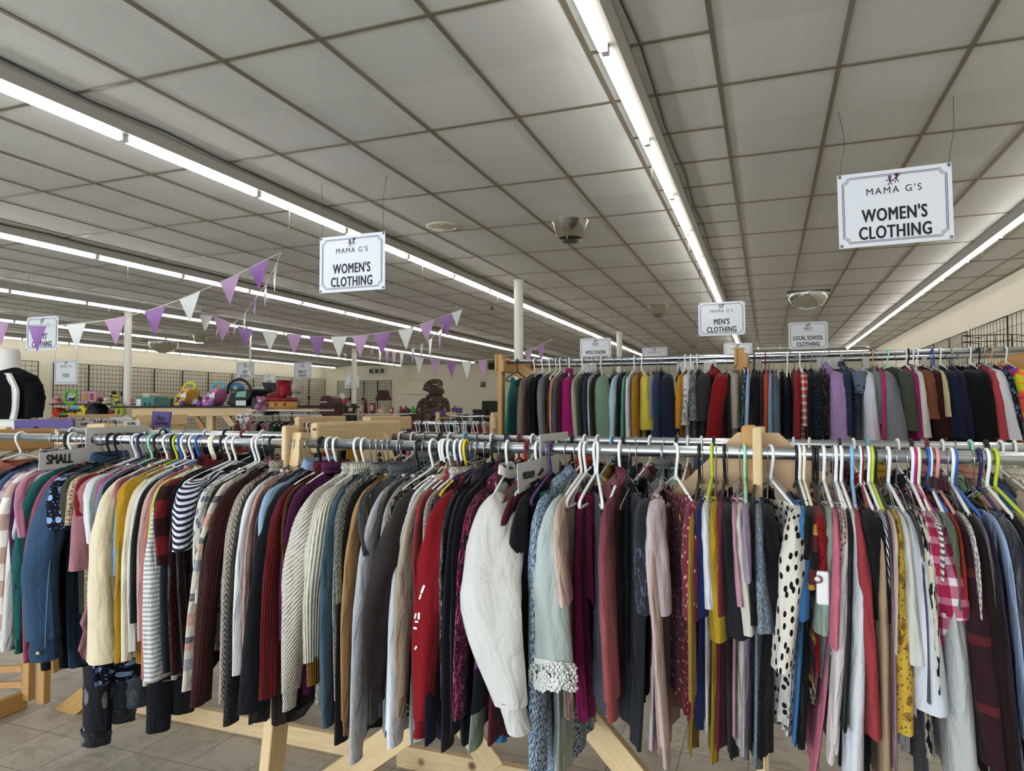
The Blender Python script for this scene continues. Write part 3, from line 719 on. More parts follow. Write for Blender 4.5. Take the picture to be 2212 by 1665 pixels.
def hang_row(rows, Y, Zrod, place, hgroup, rr=ROD_R, lod=1, near=.205, seed0=100, wide=1e9):
    """rows of text: desc | style | cloth | sx,sy | bx,by | widths | hx,hy | hanger [| extras] in photo pixels"""
    rl = [l for l in rows.strip().splitlines() if l.strip() and not l.startswith('#')]
    xs_ = [at(*[float(q) for q in l.split('|')[3].split(',')], Y-near).x for l in rl]
    for i, line in enumerate(rl):
        f = [x.strip() for x in line.split('|')]
        desc, style, cloth = f[0], f[1], f[2]; seed = seed0+i*7; r = random.Random(seed)
        num = lambda s: [float(x) for x in s.split(',')]
        sx, sy = num(f[3]); rot = r.uniform(-.07, .07)
        rt = [float(x.strip()[4:]) for x in (f[8].split() if len(f) > 8 else []) if x.startswith('rot=')]
        if rt: rot = rt[0]
        S = at(sx, sy, Y-near); hookX = S.x - near*math.sin(rot)*1.0
        ex = f[8] if len(f) > 8 else ''
        zz = Zrod
        hxy = num(f[6]) if f[6] else [sx, sy+400]
        Hm = at(hxy[0], hxy[1], Y-near-.02); L = max(.25, Zrod-Hm.z)
        lean = max(-.10, min(.10, Hm.x-S.x)); gp = min(abs(xs_[i]-xs_[j]) for j in (i-1, i+1) if 0 <= j < len(xs_)); thk = max(.012, min(.034, gp*1.0))
        sl = None
        shz = min(S.z, Zrod-.118); 
        cuff = None; cm = None
        if f[4]:
            bx, by = num(f[4]); ws = num(f[5]); drop_y = .10 if style[0] == 'L' else .055
            B = at(bx, by, Y-near-drop_y)
            A = Vector((S.x, Y-near+.035, Zrod-.120))
            A.x = S.x
            mid = A.lerp(B, .5); mid.y = Y-near-drop_y*.85
            fw = [float(x[4:]) for x in ex.split() if x.startswith('fwd=')]
            md = [x[4:] for x in ex.split() if x.startswith('mid=')]
            if fw: B.y -= fw[0]; B = at(bx, by, B.y); mid.y -= fw[0]
            if md: mid = at(*num(md[0]), mid.y)
            # shoulder curve
            q1 = A.lerp(mid, .28); q1.y = Y-near-drop_y*.42
            path = [A, q1, mid, B]
            th = math.atan2(B.x, B.y)-0.0; cs, sn = abs(math.cos(th)), abs(math.sin(th))
            wxs, wys = [], []
            for wpx in ws:
                Ah = max(.008, wpx*mpp(mid)/2); wy = min(.052, .9*Ah/max(sn, .05)); 
                wx = math.sqrt(max(Ah*Ah-(wy*sn)**2, (.30*Ah)**2))/cs
                wxs.append(wx); wys.append(max(wy, .03) if sn < .25 else wy)
            sl = (path, wxs, wys)
            mm = [x for x in ex.split() if x.startswith('cuff')]
            if mm: cuff = .055 if mm[0] in ('cuff', 'cuffs') else .075; cm = mm[0].split('=')[1] if '=' in mm[0] else None
            if cuff: # leave the length of the cuff inside the given end
                d = (B-A).normalized(); path[-1] = B-d*cuff
        flags = ''.join(x for x in ex.split() if len(x) <= 2)+('W' if sx > wide and 'C' not in style and 'H' not in style and 'K' not in style else '')
        noun = [x for x in ex.split() if x.startswith('n=')]
        name = noun[0][2:] if noun else {'L': 'sweater', 'S': 'short_sleeve_shirt', 'T': 'sleeveless_shirt'}[style[0]]
        if not noun:
            if 'H' in style: name = 'hooded_sweatshirt'
            elif 'C' in style: name = 'button_shirt'
        cat = name.replace('_', ' ')
        cat = {'sleeveless shirt': 'tank top', 'short sleeve shirt': 'shirt', 'hooded sweatshirt': 'hoodie', 'button shirt': 'shirt'}.get(cat, cat)
        hwf = [float(x[3:]) for x in ex.split() if x.startswith('hw=')]
        garment(name, desc+place if len(desc.split()) > 3 else desc+' on the near rail', cat, cloth, style, hookX, Y, Zrod, rot, L, sl, lean, 0, thk, seed, lod, cuff, cm, flags, None, hwf[0] if hwf else 1.0)
        if f[7]: hanger(f[7], hookX, Y, Zrod, rot, hlabel(f[7], desc), hgroup, rr)
# ------------------------------------------------------------------ clothing rows
FY, FZ = 2.1, EYE-.130                          # front rail
RY, RZ = 2.7, EYE-.132                          # rear rail of the same rack
HY, HZ = 5.0, EYE+.354                          # tall men's rack, front rail
ROW_LEFT = '''
salmon pink sweater at the far left edge of the photo|LN|plain:#d08573|-70,1075|-110,1400|60,60,40|-60,1420|w
dark navy sweater just right of the salmon sweater|LN|plain:#1b2234|4,1078|-40,1330|30,30,20|0,1400|x
mid blue denim shirt with a folded collar|LC|denim:#43597a|22,1070|-20,1330|26,26,20|20,1400|x
pale pink and blue checked shirt|LC|plaid:#dcb9b4:#5f79a8:#8c6a80|36,1078|-5,1330|24,24,18|30,1390|k
tan and white big checked flannel shirt|LC|bigplaid:#a9785c:#d9c3b6:#e6dcd3|54,1085|2,1400|40,46,30|50,1430|w
deep purple sweater between flannel shirt and pink knit|LN|plain:#4b2453|66,1095|38,1270|22,22,16|66,1360|x
pink marled knit sweater|LN|heather:#b2647d:#d59aac|78,1068|50,1160|26,24,16|75,1380|x
white sleeved grey raglan top|LN|plain:#cdcac6|86,1088|14,1405|30,34,22|80,1400|u
teal green crewneck sweatshirt|LN|plain:#1f5f5d|97,1080|34,1412|36,40,18|95,1405|k|cuff n=sweatshirt
rose pink crewneck sweatshirt|LN|plain:#a24c62|118,1072|52,1432|30,32,17|118,1420|x|cuff n=sweatshirt
black sweater hidden behind the denim jacket|LN|plain:#15161a|124,1088|100,1446|18,20,18|120,1450|x
blue denim jacket with a button cuff|LC|denim:#354f6c|140,1072|88,1424|44,72,58|140,1440|k|cuff=denim:#2f4761 n=denim_jacket fwd=.015
navy dress printed with pale blue flowers|S|floral:#101528:#9db7e6:#6f8fce|150,1062|140,1140|44,48,56|155,1505|k|n=floral_dress hw=.62
olive brown cap sleeve tee|SN|plain:#4d4a3c|168,1062|150,1128|26,30,30|170,1330|x
beige blouse with a crochet yoke|S|lace:#c3ab8c|182,1068|160,1132|28,32,32|184,1340|x
red ruffled blouse|S|plain:#8e1a1e|192,1072|184,1112|26,28,30|194,1340|w
black blouse with tiny white dots|S|tiny:#15140f:#c9c2b0|198,1096|170,1180|20,24,26|196,1330|x
dusty pink tiered dress|S|plain:#b27a80|206,1086|178,1228|30,44,50|196,1418|n|n=tiered_dress t d
white tee with a folded short sleeve|SN|plain:#dad9da|214,1072|202,1172|26,30,28|215,1330|x
sage grey tee|SN|plain:#838a80|224,1076|206,1215|22,26,26|222,1340|x
hot pink and white tee|SN|plain:#d2427e|233,1076|217,1168|14,16,16|232,1330|g
blue grey tee under the hot pink tee|SN|plain:#73839a|240,1086|222,1226|22,26,30|236,1345|k
black navy tee beside the cream cardigan|SN|plain:#181b26|248,1082|240,1230|24,26,24|246,1380|x
cream long cardigan|LN|plain:#e2d3b2|262,1062|226,1425|36,52,66|262,1428|w|n=cardigan
mauve pink tee|SN|plain:#a55a63|272,1072|262,1120|18,18,16|272,1370|x
pale blue blouse with gathered sleeves|S|plain:#8fa9b8|281,1090|264,1240|20,26,32|276,1360|k
coral tee under the mustard sleeve|SN|plain:#cf7260|287,1090|278,1212|18,20,18|285,1370|l
mustard yellow tee|SN|plain:#b58c1f|300,1058|272,1180|42,46,42|300,1330|u
long mustard cardigan|L|plain:#b98d22|298,1096|258,1430|16,17,16|292,1430|w|n=cardigan
cream sweater with mustard flowered hem|LN|plain:#ddd0b4|312,1072|274,1425|24,24,22|300,1480|k
white thin cardigan|L|plain:#d8d4c8|322,1062|288,1405|20,20,16|318,1480|w|n=cardigan
black sweater with a wide cuff|LN|plain:#14171b|335,1085|294,1342|20,26,26|330,1480|u
blush pink thin sweater|LN|plain:#cda79f|342,1080|306,1382|20,20,16|340,1440|x
coral knit sweater|LN|heather:#b96c66:#c98079|350,1082|318,1462|20,22,22|346,1458|x
neon yellow long sleeve top|LN|plain:#c6cf55|362,1062|328,1270|22,16,12|358,1330|c
grey and white striped tunic|LN|stripe:#dad8d2:#a4a4a3|368,1120|338,1465|20,36,50|362,1470|w
red and black checked flannel shirt|LC|bigplaid:#4a1113:#1b0b0e:#811b1d|376,1076|355,1218|32,32,30|376,1400|c
navy ruffled top|L|boucle:#0f1218:#27344f|386,1098|362,1450|18,20,20|384,1450|k
black top with red sparkle thread|L|sparkle:#12090b:#8a1c22|398,1098|380,1455|18,20,20|396,1455|w
black sequinned top beside the striped shirt|L|sparkle:#0c0a0c:#5a1519|410,1092|404,1440|18,18,18|410,1440|v
navy and white striped ruched shirt|S|bold:#d9d8da:#232c4c|424,1052|402,1185|50,56,52|424,1400|w
white shirt with blue and yellow drawings|LN|floral:#ddd8cd:#5d7fae:#b9a25c|462,1082|430,1300|26,24,20|456,1400|w
black sweater behind the patterned cardigan|LN|plain:#121214|478,1070|446,1400|26,24,20|470,1420|w
cream peach and grey banded cardigan|L|bands:#cfc4b2:#6e6c72:#cf9f8b|486,1082|412,1486|30,36,32|478,1440|x|n=cardigan
dark maroon ribbed cardigan|L|rib:#4c1d1a|506,1062|432,1518|34,46,44|500,1520|k|n=cardigan
beige cable knit sweater|LK|cable:#beb0a0|534,1050|484,1514|28,34,22|530,1480|v
black boucle cardigan|L|boucle:#131214:#57504f|548,1070|500,1560|20,30,32|540,1560|v|n=cardigan
white sweater with narrow sleeves|LN|plain:#dcdcda|558,1052|514,1455|20,26,24|552,1450|x
blush pink sweater beside the white one|LN|plain:#cda092|568,1052|530,1450|14,14,12|562,1440|x
dark maroon velvet top|L|velvet:#2f1013|586,1050|546,1560|32,24,18|580,1575|v
light blue denim shirt|LC|denim:#8eaac4|604,1050|570,1200|22,24,18|600,1480|v
long black coat cardigan|L|plain:#16191f|616,1085|548,1530|36,56,54|606,1545|k|n=cardigan
dark red ribbed sweater with a high collar|LK|rib:#7a1418|628,1062|582,1502|30,44,42|620,1500|w
bronze sequin top|L|sparkle:#4a2a16:#a5672f|641,1080|622,1260|14,16,14|636,1460|x
purple cable knit sweater|LK|cable:#6f205c|654,1070|612,1380|26,24,18|648,1500|w
cream diagonal knit sweater|LK|diag:#d9d0c2|690,1080|620,1532|34,66,36|676,1530|w|cuff
ivory ribbed sweater with a mustard cuff|LK|rib:#ded8c4|716,1076|672,1478|36,58,40|706,1490|w|cuffL=rib:#8f6222
'''
ROW_MID = '''
slate blue crewneck sweatshirt|LN|plain:#4a6271|738,1085|706,1568|22,36,34|734,1575|x|cuff n=sweatshirt
cream crochet edged cardigan|L|cable:#cfc6b4|747,1090|728,1510|10,12,12|742,1540|x|n=cardigan
grey green knit sweater|LK|cable:#8e8f80|760,1080|736,1300|22,26,22|754,1560|v
black fuzzy sweater|LN|fuzzy:#0e0e0f|772,1092|738,1600|22,24,28|760,1600|v
camel tan sweatshirt|LN|plain:#b58a5a|786,1095|742,1592|20,32,18|778,1560|x|cuff n=sweatshirt
grey rolled collar sweater|LK|rib:#6c7077|800,1070|790,1200|16,16,12|798,1560|x
light grey heather sweatshirt|LN|heather:#c0bfc2:#aaa9ad|826,1092|766,1645|26,44,34|820,1600|x|cuff n=sweatshirt
charcoal sweater beside the grey sweatshirt|LN|plain:#4b4845|838,1094|806,1560|16,18,20|834,1575|k
white fleece top|LN|boucle:#d7d4d0:#b8b5b0|852,1090|822,1480|16,20,20|846,1585|x
leopard trimmed black top|L|leopard:#1b1713:#8d7657:#d2c29d|862,1092|850,1300|12,12,10|860,1560|w
dark brown hooded sweatshirt|LH|plain:#372d2a|884,1098|806,1520|30,56,72,54,40|870,1530|w|cuff fwd=.05 mid=818,1300
white crewneck sweatshirt under the oatmeal hood|LN|plain:#dbdfe4|896,1110|850,1608|20,44,44|888,1605|w|cuff n=sweatshirt
oatmeal hooded sweatshirt|LH|heather:#c2b29c:#ab9a84|910,1074|862,1545|28,44,28|904,1540|w|cuff
faded red hooded sweatshirt|LH|heather:#8c2a33:#a33d44|924,1090|905,1300|22,22,18|920,1560|w
white cable knit sweater|LK|cable:#d7cdc2|936,1086|930,1300|16,16,12|934,1560|w
dark purple hooded sweatshirt|LH|plain:#2b2244|950,1070|930,1600|18,22,26|946,1605|y
bright red sweatshirt with white sleeve print|LN|plain:#94121c|966,1106|910,1586|36,68,50|960,1580|x|cuff n=sweatshirt
black shiny puffer vest|L|shine:#0d0e12|980,1100|962,1500|16,24,22|978,1530|x|n=puffer_vest
charcoal hooded sweatshirt|LH|plain:#2a2732|992,1092|968,1612|18,24,26|988,1615|x
dark navy fleece jacket|LC|plain:#14182a|1008,1080|984,1580|22,26,22|1004,1590|k
bright pink camouflage hooded sweatshirt|LH|camo:#8f1f49:#140a10:#c25a86|1030,1076|994,1545|26,36,34|1024,1545|x
ivory sweatshirt with one wide sleeve facing the aisle|LC|plain:#d6d3cc|1064,1098|1112,1586|30,92,136,112,66|1076,1560|w|cuffL n=sweatshirt fwd=.10 mid=1062,1318 rot=.15
patched blue green and purple top|LN|panels:#2c2738|1088,1085|1028,1610|16,26,34|1060,1612|r
maroon hooded sweatshirt|LH|plain:#64182b|1106,1088|1070,1592|26,30,34|1084,1590|w
black knit sweater left of the aqua tank|LN|plain:#14141a|1130,1092|1128,1560|24,46,40|1128,1570|x
aqua green tank top|T|plain:#2f9583|1148,1100|||1152,1585|p
blue and white marled hooded cardigan|LH|marl:#36506f:#b3c2d2|1172,1080|1164,1660|30,42,40|1182,1690|x|n=cardigan
pale mint kimono with a lace hem|L|plain:#b6c0b9|1204,1092|1194,1440|26,66,86|1205,1690|x|n=kimono d
pale blush satin blouse|L|satin:#cdb0a2|1216,1100|1222,1300|16,28,34|1222,1552|w|n=blouse
black and cream beaded top|T|tiny:#121014:#d2c6b2|1224,1100|||1228,1600|w|hw=.5
hot pink tank top|T|plain:#ad1a6d|1234,1090|||1248,1585|x|hw=.8
magenta lace trimmed top|T|lace:#8d1848|1252,1090|||1254,1330|w|hw=.45
slate grey tank dress|T|plain:#5e5d6b|1300,1130|||1296,1558|w|n=tank_dress rot=.30
black vest between grey tank and rose hoodie|T|plain:#0f0e11|1312,1100|||1300,1550|x|hw=.5
rose pink faded hooded sweatshirt with a red hood|LH|ombre:#7a3a44:#a4585c:#a04a4c|1316,1092|1322,1552|24,34,32|1320,1540|w|cuff
black sweater behind the charcoal graphic tee|LN|plain:#111217|1340,1100||24,24,20|1338,1570|x|hw=.5
charcoal tee with a dark chest picture|SN|print:#32363b:#5d6480|1392,1110|1396,1318|30,36,38|1376,1622|x|rot=.42
pale pink tee|SN|plain:#cbb8bb|1416,1092|1426,1320|34,44,48|1408,1625|x
beige pink long sleeve top under the pale pink tee|LN|plain:#c7aca2|1410,1104|1440,1650|18,26,22|1430,1640|x|cuff
raspberry tee printed with tiny white flowers|SN|tiny:#822c3a:#d3a3a6|1500,1092|1494,1330|30,44,40|1486,1560|w|rot=.36
dark mustard long blouse|L|plain:#a17c26|1500,1110|1496,1500|16,16,16|1490,1640|k|n=blouse
royal blue tee|SN|plain:#1e2c66|1512,1096|1518,1322|16,24,30|1506,1572|x
white tee beside the royal blue tee|SN|plain:#d3d4d6|1524,1100|1540,1305|14,30,34|1522,1580|l
mustard gold tee|SN|plain:#b4921f|1542,1096|1554,1375|22,36,38|1536,1660|x
berry red tee|SN|plain:#7d1f35|1556,1086|1560,1320|18,18,18|1552,1630|k
charcoal black tee with a yellow tag|SN|plain:#25262a|1572,1092|1594,1370|28,44,44|1582,1640|x
soft pink tee|SN|plain:#c090a0|1586,1092|1602,1300|14,18,20|1588,1600|x
cream tee with a rolled sleeve|SN|plain:#d0c9ba|1598,1092|1616,1362|18,26,32|1598,1640|x
lilac long top|LN|plain:#9f8ea3|1612,1092|1616,1250|16,16,14|1606,1650|g
black tee left of the wooden post|SN|plain:#131316|1624,1092|1630,1340|20,24,28|1620,1620|k
grey blue heather tee|SN|marl:#5c6a76:#93a0a8|1638,1112|1652,1358|14,30,36|1632,1668|x
black draped tee at the wooden post|SN|plain:#0e0e10|1656,1096|1684,1368|20,38,42|1650,1650|x
'''
ROW_RIGHT = '''
cream blouse with black dalmatian spots|L|spots:#d9d2c4:#0d0d0f|1722,1098|1690,1440|34,52,40|1702,1600|w|n=blouse rot=.30
sky blue tee|SN|plain:#3f7fb6|1736,1096|1728,1330|18,34,36|1720,1612|k
black tee right of the sky blue tee|SN|plain:#0d0d10|1748,1092|1738,1200|20,22,22|1726,1622|w
dark red patterned blouse|S|bands:#6a2424:#c08a34:#15101a|1757,1104|1752,1262|16,24,26|1752,1500|c|n=blouse
bright red eyelet tee|SN|tiny:#8f1015:#400508|1768,1102|1776,1222|16,28,30|1762,1470|k
grey leopard print top|T|leopard:#a9a59e:#2b2a2b:#6c665f|1772,1110|||1756,1520|k
pale sage green tee|SN|plain:#95a596|1792,1092|1776,1360|16,30,36|1784,1480|x
bubblegum pink long top|LN|plain:#cf6f83|1802,1112|1800,1390|14,18,18|1760,1690|w
beige open knit top with a white hem|SN|lace:#bfa897|1818,1094|1820,1412|16,32,44|1806,1480|x
pinkish white long sleeve top|LN|plain:#d6c8c6|1824,1100|1794,1640|12,26,22|1800,1640|w|cuff
black long top between white blouses|L|plain:#121318|1832,1096|1822,1560|12,16,16|1820,1665|w
white ribbed long blouse|L|plain:#d5d6da|1842,1090|1842,1690|20,40,40|1836,1700|w|n=blouse
coral red long sleeve tee|LN|heather:#a5343b:#b3494d|1850,1112|1886,1580|18,30,30|1862,1580|b
black fuzzy short sleeve sweater|S|fuzzy:#0b0b0c|1876,1088|1904,1330|26,56,58|1870,1690|r
tan camel long top|L|plain:#ac8f6e|1890,1096|1912,1690|16,26,28|1900,1700|w
navy zebra striped top|S|bold:#1b2240:#c9c9d2|1904,1108|1914,1300|12,16,16|1910,1560|w
dusty pink ribbed top|L|rib:#b18b94|1912,1112|1926,1640|12,14,20|1920,1650|l
blush white thin top|L|plain:#cbb9ae|1922,1112|1930,1400|14,16,16|1930,1600|k
yellow top with tropical prints|L|floral:#c9a33c:#a5772a:#4c4a2a|1934,1096|1944,1568|18,42,46|1936,1500|x
ivory long blouse with pointed cuffs|L|plain:#c9c8bd|1944,1100|1976,1425|16,30,36|1956,1630|x|n=blouse
white blouse with bell sleeves|L|plain:#d0d2d8|1958,1098|2008,1525|20,38,78|1976,1560|w|n=blouse
charcoal long sleeve top|L|plain:#55555a|1972,1100|1996,1500|14,20,20|2000,1700|x
black and cream patterned cardigan|L|ikat:#cfc6ae:#0d0d0e|1986,1108|2016,1480|18,30,24|2012,1640|x|n=cardigan
pink and white checked shirt with a rolled cuff|L|plaid:#a82048:#cf8ba0:#d9cfd2|2002,1092|2066,1400|26,58,76|2030,1470|w|cuffL=plaid:#a82048:#cf8ba0:#d9cfd2 n=button_shirt
cream striped knit cardigan|L|stripe:#d9cfc3:#5c5a63|2014,1092|2030,1250|18,18,16|2040,1500|c|n=cardigan
pale grey crinkled linen blouse|L|plain:#b9bab7|2026,1104|2078,1690|16,36,60|2062,1700|m|n=blouse
olive green velvet top|L|velvet:#4a5c2a|2042,1092|2066,1310|18,22,20|2060,1540|w
orange red sweater|L|plain:#b53523|2054,1096|2080,1290|14,16,16|2070,1560|u
burgundy shirt with thin red plaid|LC|thinplaid:#3b1a21:#7e2a2a:#c23a2a|2068,1110|2140,1640|22,54,50|2100,1690|s
white crochet lace top|L|lace:#d5cfc4|2082,1082|2112,1330|16,18,12|2110,1500|x
dark maroon long cardigan|L|plain:#2a1316|2100,1110|2174,1690|24,52,56|2140,1700|w|n=cardigan
grey metallic knit top|L|heather:#55504e:#8a8480|2112,1112|2150,1420|12,16,16|2150,1600|x
purple cardigan near the right edge|L|plain:#3f3152|2124,1092|2196,1660|16,22,22|2170,1680|u|n=cardigan
light blue shirt near the right edge|L|plain:#9fb1d0|2150,1092|2216,1600|16,20,18|2190,1660|x
dark navy velvet jacket|L|velvet:#1b1d2b|2172,1092|2240,1640|28,46,44|2216,1690|n
black lace cardigan at the right edge|L|fuzzy:#15141a|2196,1110|2280,1640|24,40,40|2250,1690|w|n=cardigan
tan sweater at the right edge of the photo|L|plain:#b59a78|2224,1100|2300,1640|20,30,30|2290,1690|l
'''
hang_row(ROW_LEFT, FY, FZ, '', 'hangers on the near rail', seed0=100)
hang_row(ROW_MID, FY, FZ, '', 'hangers on the near rail', seed0=1100, wide=1350)
hang_row(ROW_RIGHT, FY, FZ, '', 'hangers on the near rail', seed0=2100, wide=0)
ROW_TALL = '''
teal pleated halter top on the tall rack|T|plain:#2f7f7a|1094,880|||1096,960|k|d rot=-.06
taupe cardigan on the tall rack|L|plain:#85705f|1134,856|1126,955|12,16,18|1136,970|w|n=cardigan
black top beside the taupe cardigan|L|plain:#0e0e10|1152,852|1150,960|12,14,14|1154,970|w
grey heather top beside the tall rack's black top|L|heather:#6d7077:#868991|1171,860|1174,955|10,16,18|1174,970|w
coral tank on the tall rack|T|plain:#cf6d50|1180,862|||1182,960|k
black dress on the tall rack|T|plain:#111114|1188,856|||1190,970|w
orange and white printed top|L|stripe:#c88a50:#e3d8c6|1197,850|1194,950|8,10,10|1197,960|w
mauve grey fuzzy sweater|L|fuzzy:#6e5e66|1208,846|1200,948|10,14,16|1206,960|x
maroon thin top on the tall rack|L|plain:#5c1a25|1216,850|1212,950|8,10,10|1214,960|x
magenta hooded top|LK|plain:#a3146c|1228,846|1228,948|14,24,36|1228,955|w|rot=0.25
olive cream jacket|L|plain:#a9a48c|1243,846|1246,950|10,14,14|1244,960|w
dark green top on the tall rack|L|plain:#3a4238|1256,850|1256,950|8,12,12|1256,960|x
dark denim vest|L|denim:#2d3a4a|1267,846|1268,950|8,12,12|1268,960|x
white top beside the denim vest|L|plain:#d0cfd0|1276,852|1276,950|7,8,8|1276,960|v
dark brown top beside the white one|L|plain:#2d1c1a|1284,850|1284,950|8,10,10|1284,960|v
sage green romper with gathered waist|L|plain:#738b74|1302,846|1306,945|18,34,36|1304,960|c|n=romper rot=0.3
black halter top with a clip|T|plain:#0f0f10|1316,858|||1318,960|v
pale blue tee on the tall rack|L|plain:#a9bec9|1330,856|1322,948|10,16,18|1330,960|x
black top behind the pale blue tee|L|plain:#121214|1340,850|1338,950|8,12,14|1340,960|x
mint green top on the tall rack|L|plain:#62a688|1350,852|1346,948|7,10,10|1349,960|x
white tee on the tall rack|L|plain:#cfcfd1|1359,852|1358,946|8,12,14|1359,960|w
ochre mustard sweater|L|plain:#a8741f|1373,844|1374,946|12,18,18|1373,960|x
bright yellow tee|SN|plain:#c9b644|1394,836|1400,928|14,28,40|1392,955|w|rot=0.3
grey tee right of the bright yellow tee|SN|heather:#77777a:#929295|1408,836|1410,900|10,16,16|1408,955|x
blue sweatshirt beside the navy tee|L|plain:#2c3c60|1420,838|1420,946|12,18,18|1420,960|v
navy tee with wide sleeves|L|plain:#1b2438|1440,836|1450,945|18,34,34|1440,960|v|rot=0.3
black dress right of the navy tee|T|plain:#0c0c0e|1462,850|||1464,970|v
orange mustard cardigan|L|plain:#c2821b|1472,832|1464,925|12,14,14|1470,950|w|n=cardigan
white graphic tee|SN|print:#c9c6c2:#6d6058|1484,830|1478,918|16,22,24|1484,950|w
grey camouflage tee|SN|camo:#77797d:#45464a:#9c9da0|1498,832|1500,908|12,20,20|1498,950|w
dark brown tee with a pointed sleeve|SN|plain:#3b3134|1522,824|1520,910|16,34,36|1516,950|v|rot=0.3
bright red hooded cowl sweater|LH|plain:#8d0d15|1560,838|1540,950|24,36,30|1562,955|x|rot=0.35
beige tee behind the bright red cowl|SN|plain:#ab9c8e|1588,838|1590,925|14,18,18|1588,950|v
teal and blue printed dress|L|floral:#12305a:#2f8f8f:#7dae3c|1609,848|1604,940|7,8,8|1606,960|w|n=dress
pale blue jacket right of the rack post|L|plain:#9fb0cf|1617,840|1612,935|8,10,12|1616,960|w
black blouse right of the rack post|L|plain:#0e0e11|1632,826|1634,950|14,22,24|1632,960|k
plum top on the tall rack|L|plain:#47222f|1646,826|1646,930|8,10,10|1646,950|x
orange red sleeveless top|L|plain:#c04f35|1656,820|1653,930|10,14,12|1655,950|r
light denim vest|L|denim:#7c8fa3|1665,828|1664,940|8,12,12|1665,950|x
faded grey denim dress|L|denim:#55606c|1674,826|1678,945|10,16,16|1674,955|x
navy sleeveless dress|T|plain:#232a45|1700,828|||1700,960|w|d
red long sleeve top on the tall rack|L|plain:#9c1f1f|1722,820|1722,944|10,12,12|1722,955|x
red and white checked shirt|S|plaid:#b23a2c:#d8b4ac:#e2d8d2|1735,812|1742,920|12,24,34|1735,950|w|n=button_shirt
black skirt suit on the tall rack|L|plain:#0f0f10|1748,820|1750,945|10,14,14|1748,955|x
black top with teal specks|L|tiny:#121a20:#2f5a66|1762,812|1768,945|14,24,26|1764,955|x
black floral blouse|L|floral:#191015:#5a2f3c:#3c3a2c|1780,826|1784,940|10,14,14|1782,955|v
lavender hooded puffer jacket|LH|plain:#aa86b4|1808,834|1816,950|26,36,40|1804,955|x|n=puffer_jacket P rot=0.25
dark denim jacket with seams|LC|denim:#23344c|1828,822|1832,940|12,16,16|1828,950|v|n=denim_jacket
grey blue tee with a printed picture|SN|print:#66707f:#20232c|1858,812|1862,850|30,32,30|1858,952|x|rot=0.5
white long sleeve tee on the tall rack|L|plain:#cac9d2|1874,820|1886,950|18,26,32|1874,955|x
grey sage tee on the tall rack|SN|plain:#72807c|1892,816|1906,915|16,30,34|1894,955|t
hot pink tee on the tall rack|L|plain:#d02c70|1904,828|1908,952|12,12,8|1906,955|x
grey heather tee with a triangular sleeve|L|heather:#87868a:#75747a|1916,822|1934,952|14,34,46|1922,955|x|rot=0.25
olive army jacket with a badge|L|plain:#4b5141|1956,808|1974,930|30,34,30|1954,955|g|n=jacket rot=0.35
magenta thin top on the tall rack|L|plain:#ad1e66|1970,814|1988,945|12,14,14|1986,955|w
cream sweater on the tall rack|L|plain:#cfcac0|1982,812|2000,945|14,20,22|1996,955|w
rust brown tee with a wide sleeve|SN|plain:#8a4f38|2000,808|2020,905|16,40,50|2010,945|k|rot=0.3
maroon tee with a wide sleeve|SN|plain:#3d1418|2020,818|2050,945|14,40,54|2036,955|w|rot=0.3
pale yellow thin top|L|plain:#c5b789|2032,812|2048,900|10,12,12|2046,950|u
navy blue jacket on the tall rack|L|plain:#18233f|2050,808|2076,945|20,30,32|2066,955|w|n=jacket
indigo jacket beside the navy jacket|L|plain:#231c3f|2070,810|2092,948|16,20,22|2090,955|v|n=jacket
large black sweatshirt on the tall rack|L|plain:#08080a|2096,812|2122,950|34,54,56|2112,955|x|n=sweatshirt rot=0.25
black sweatshirt behind the coral red tee|L|plain:#0c0c0e|2116,816|2146,945|20,26,28|2136,955|w|n=sweatshirt
coral red tee on the tall rack|L|heather:#b5383f:#c5545a|2140,836|2166,950|16,26,30|2156,955|k
white long sleeve tee near the right edge|L|plain:#d2d1d0|2150,822|2190,950|26,32,36|2170,955|x
black and blue paisley shirt|L|floral:#10141c:#44617f:#7d98ae|2170,826|2206,950|14,20,22|2190,955|t|n=button_shirt
rainbow tie dyed tee at the right edge|SN|tiedye:#c05020|2200,816|2230,930|40,56,60|2210,955|w
'''
hang_row(ROW_TALL, HY, HZ, '', 'hangers on the tall rack', seed0=3100, lod=0)
# ------------------------------------------------------------------ wooden racks
m_pine = wood('pine', '#d6bb90', '#b08a58'); m_pine2 = wood('pine_dark', '#b98f58', '#8a6233'); m_rod = simple('galvanised_pipe', '#c6cacf', .28, 1.0)
m_bolt = simple('bolt_steel', '#6f6c66', .4, .9)
def pipe(parent, name, x0, x1, Y, Z, r=ROD_R):
    MB().tube([(x0, Y, Z), (x1, Y, Z)], r, 20).build(name, m_rod, parent)
xA, xB, xC = at(636, 960, 2.08).x, at(1636, 960, 2.06).x, 1.35      # frames of the near rack
def end_frame(root, X, y0, y1, z, m, feet=True):
    for yy, s in ((y0, -1), (y1, 1)):
        MB().bar((X, yy-.035*s+.0, z+.035), (X, yy+s*.16, .14), .040, .089, (0, 1, 0)).build('post', m, root, .004)
        MB().box((X-.032, yy, z-.02), (.022, .085, .17)).build('cleat', m, root, .008)
    MB().box((X+.036, (y0+y1)/2+.055, z+.018), (.034, y1-y0+.03, .115)).build('crossbeam', m, root, .012)
    MB().box((X, (y0+y1)/2-.18, .048), (.040, y1-y0+.30, .092)).build('base_beam', m, root, .004)
    b = MB()
    for yy in (y0, y1):
        for k in (-.03, .03): b.lathe((X+.048, yy+k, z+.02+k), [(.006, -.004), (.006, .004)], 8)
    b.build('screw', m_bolt, root)
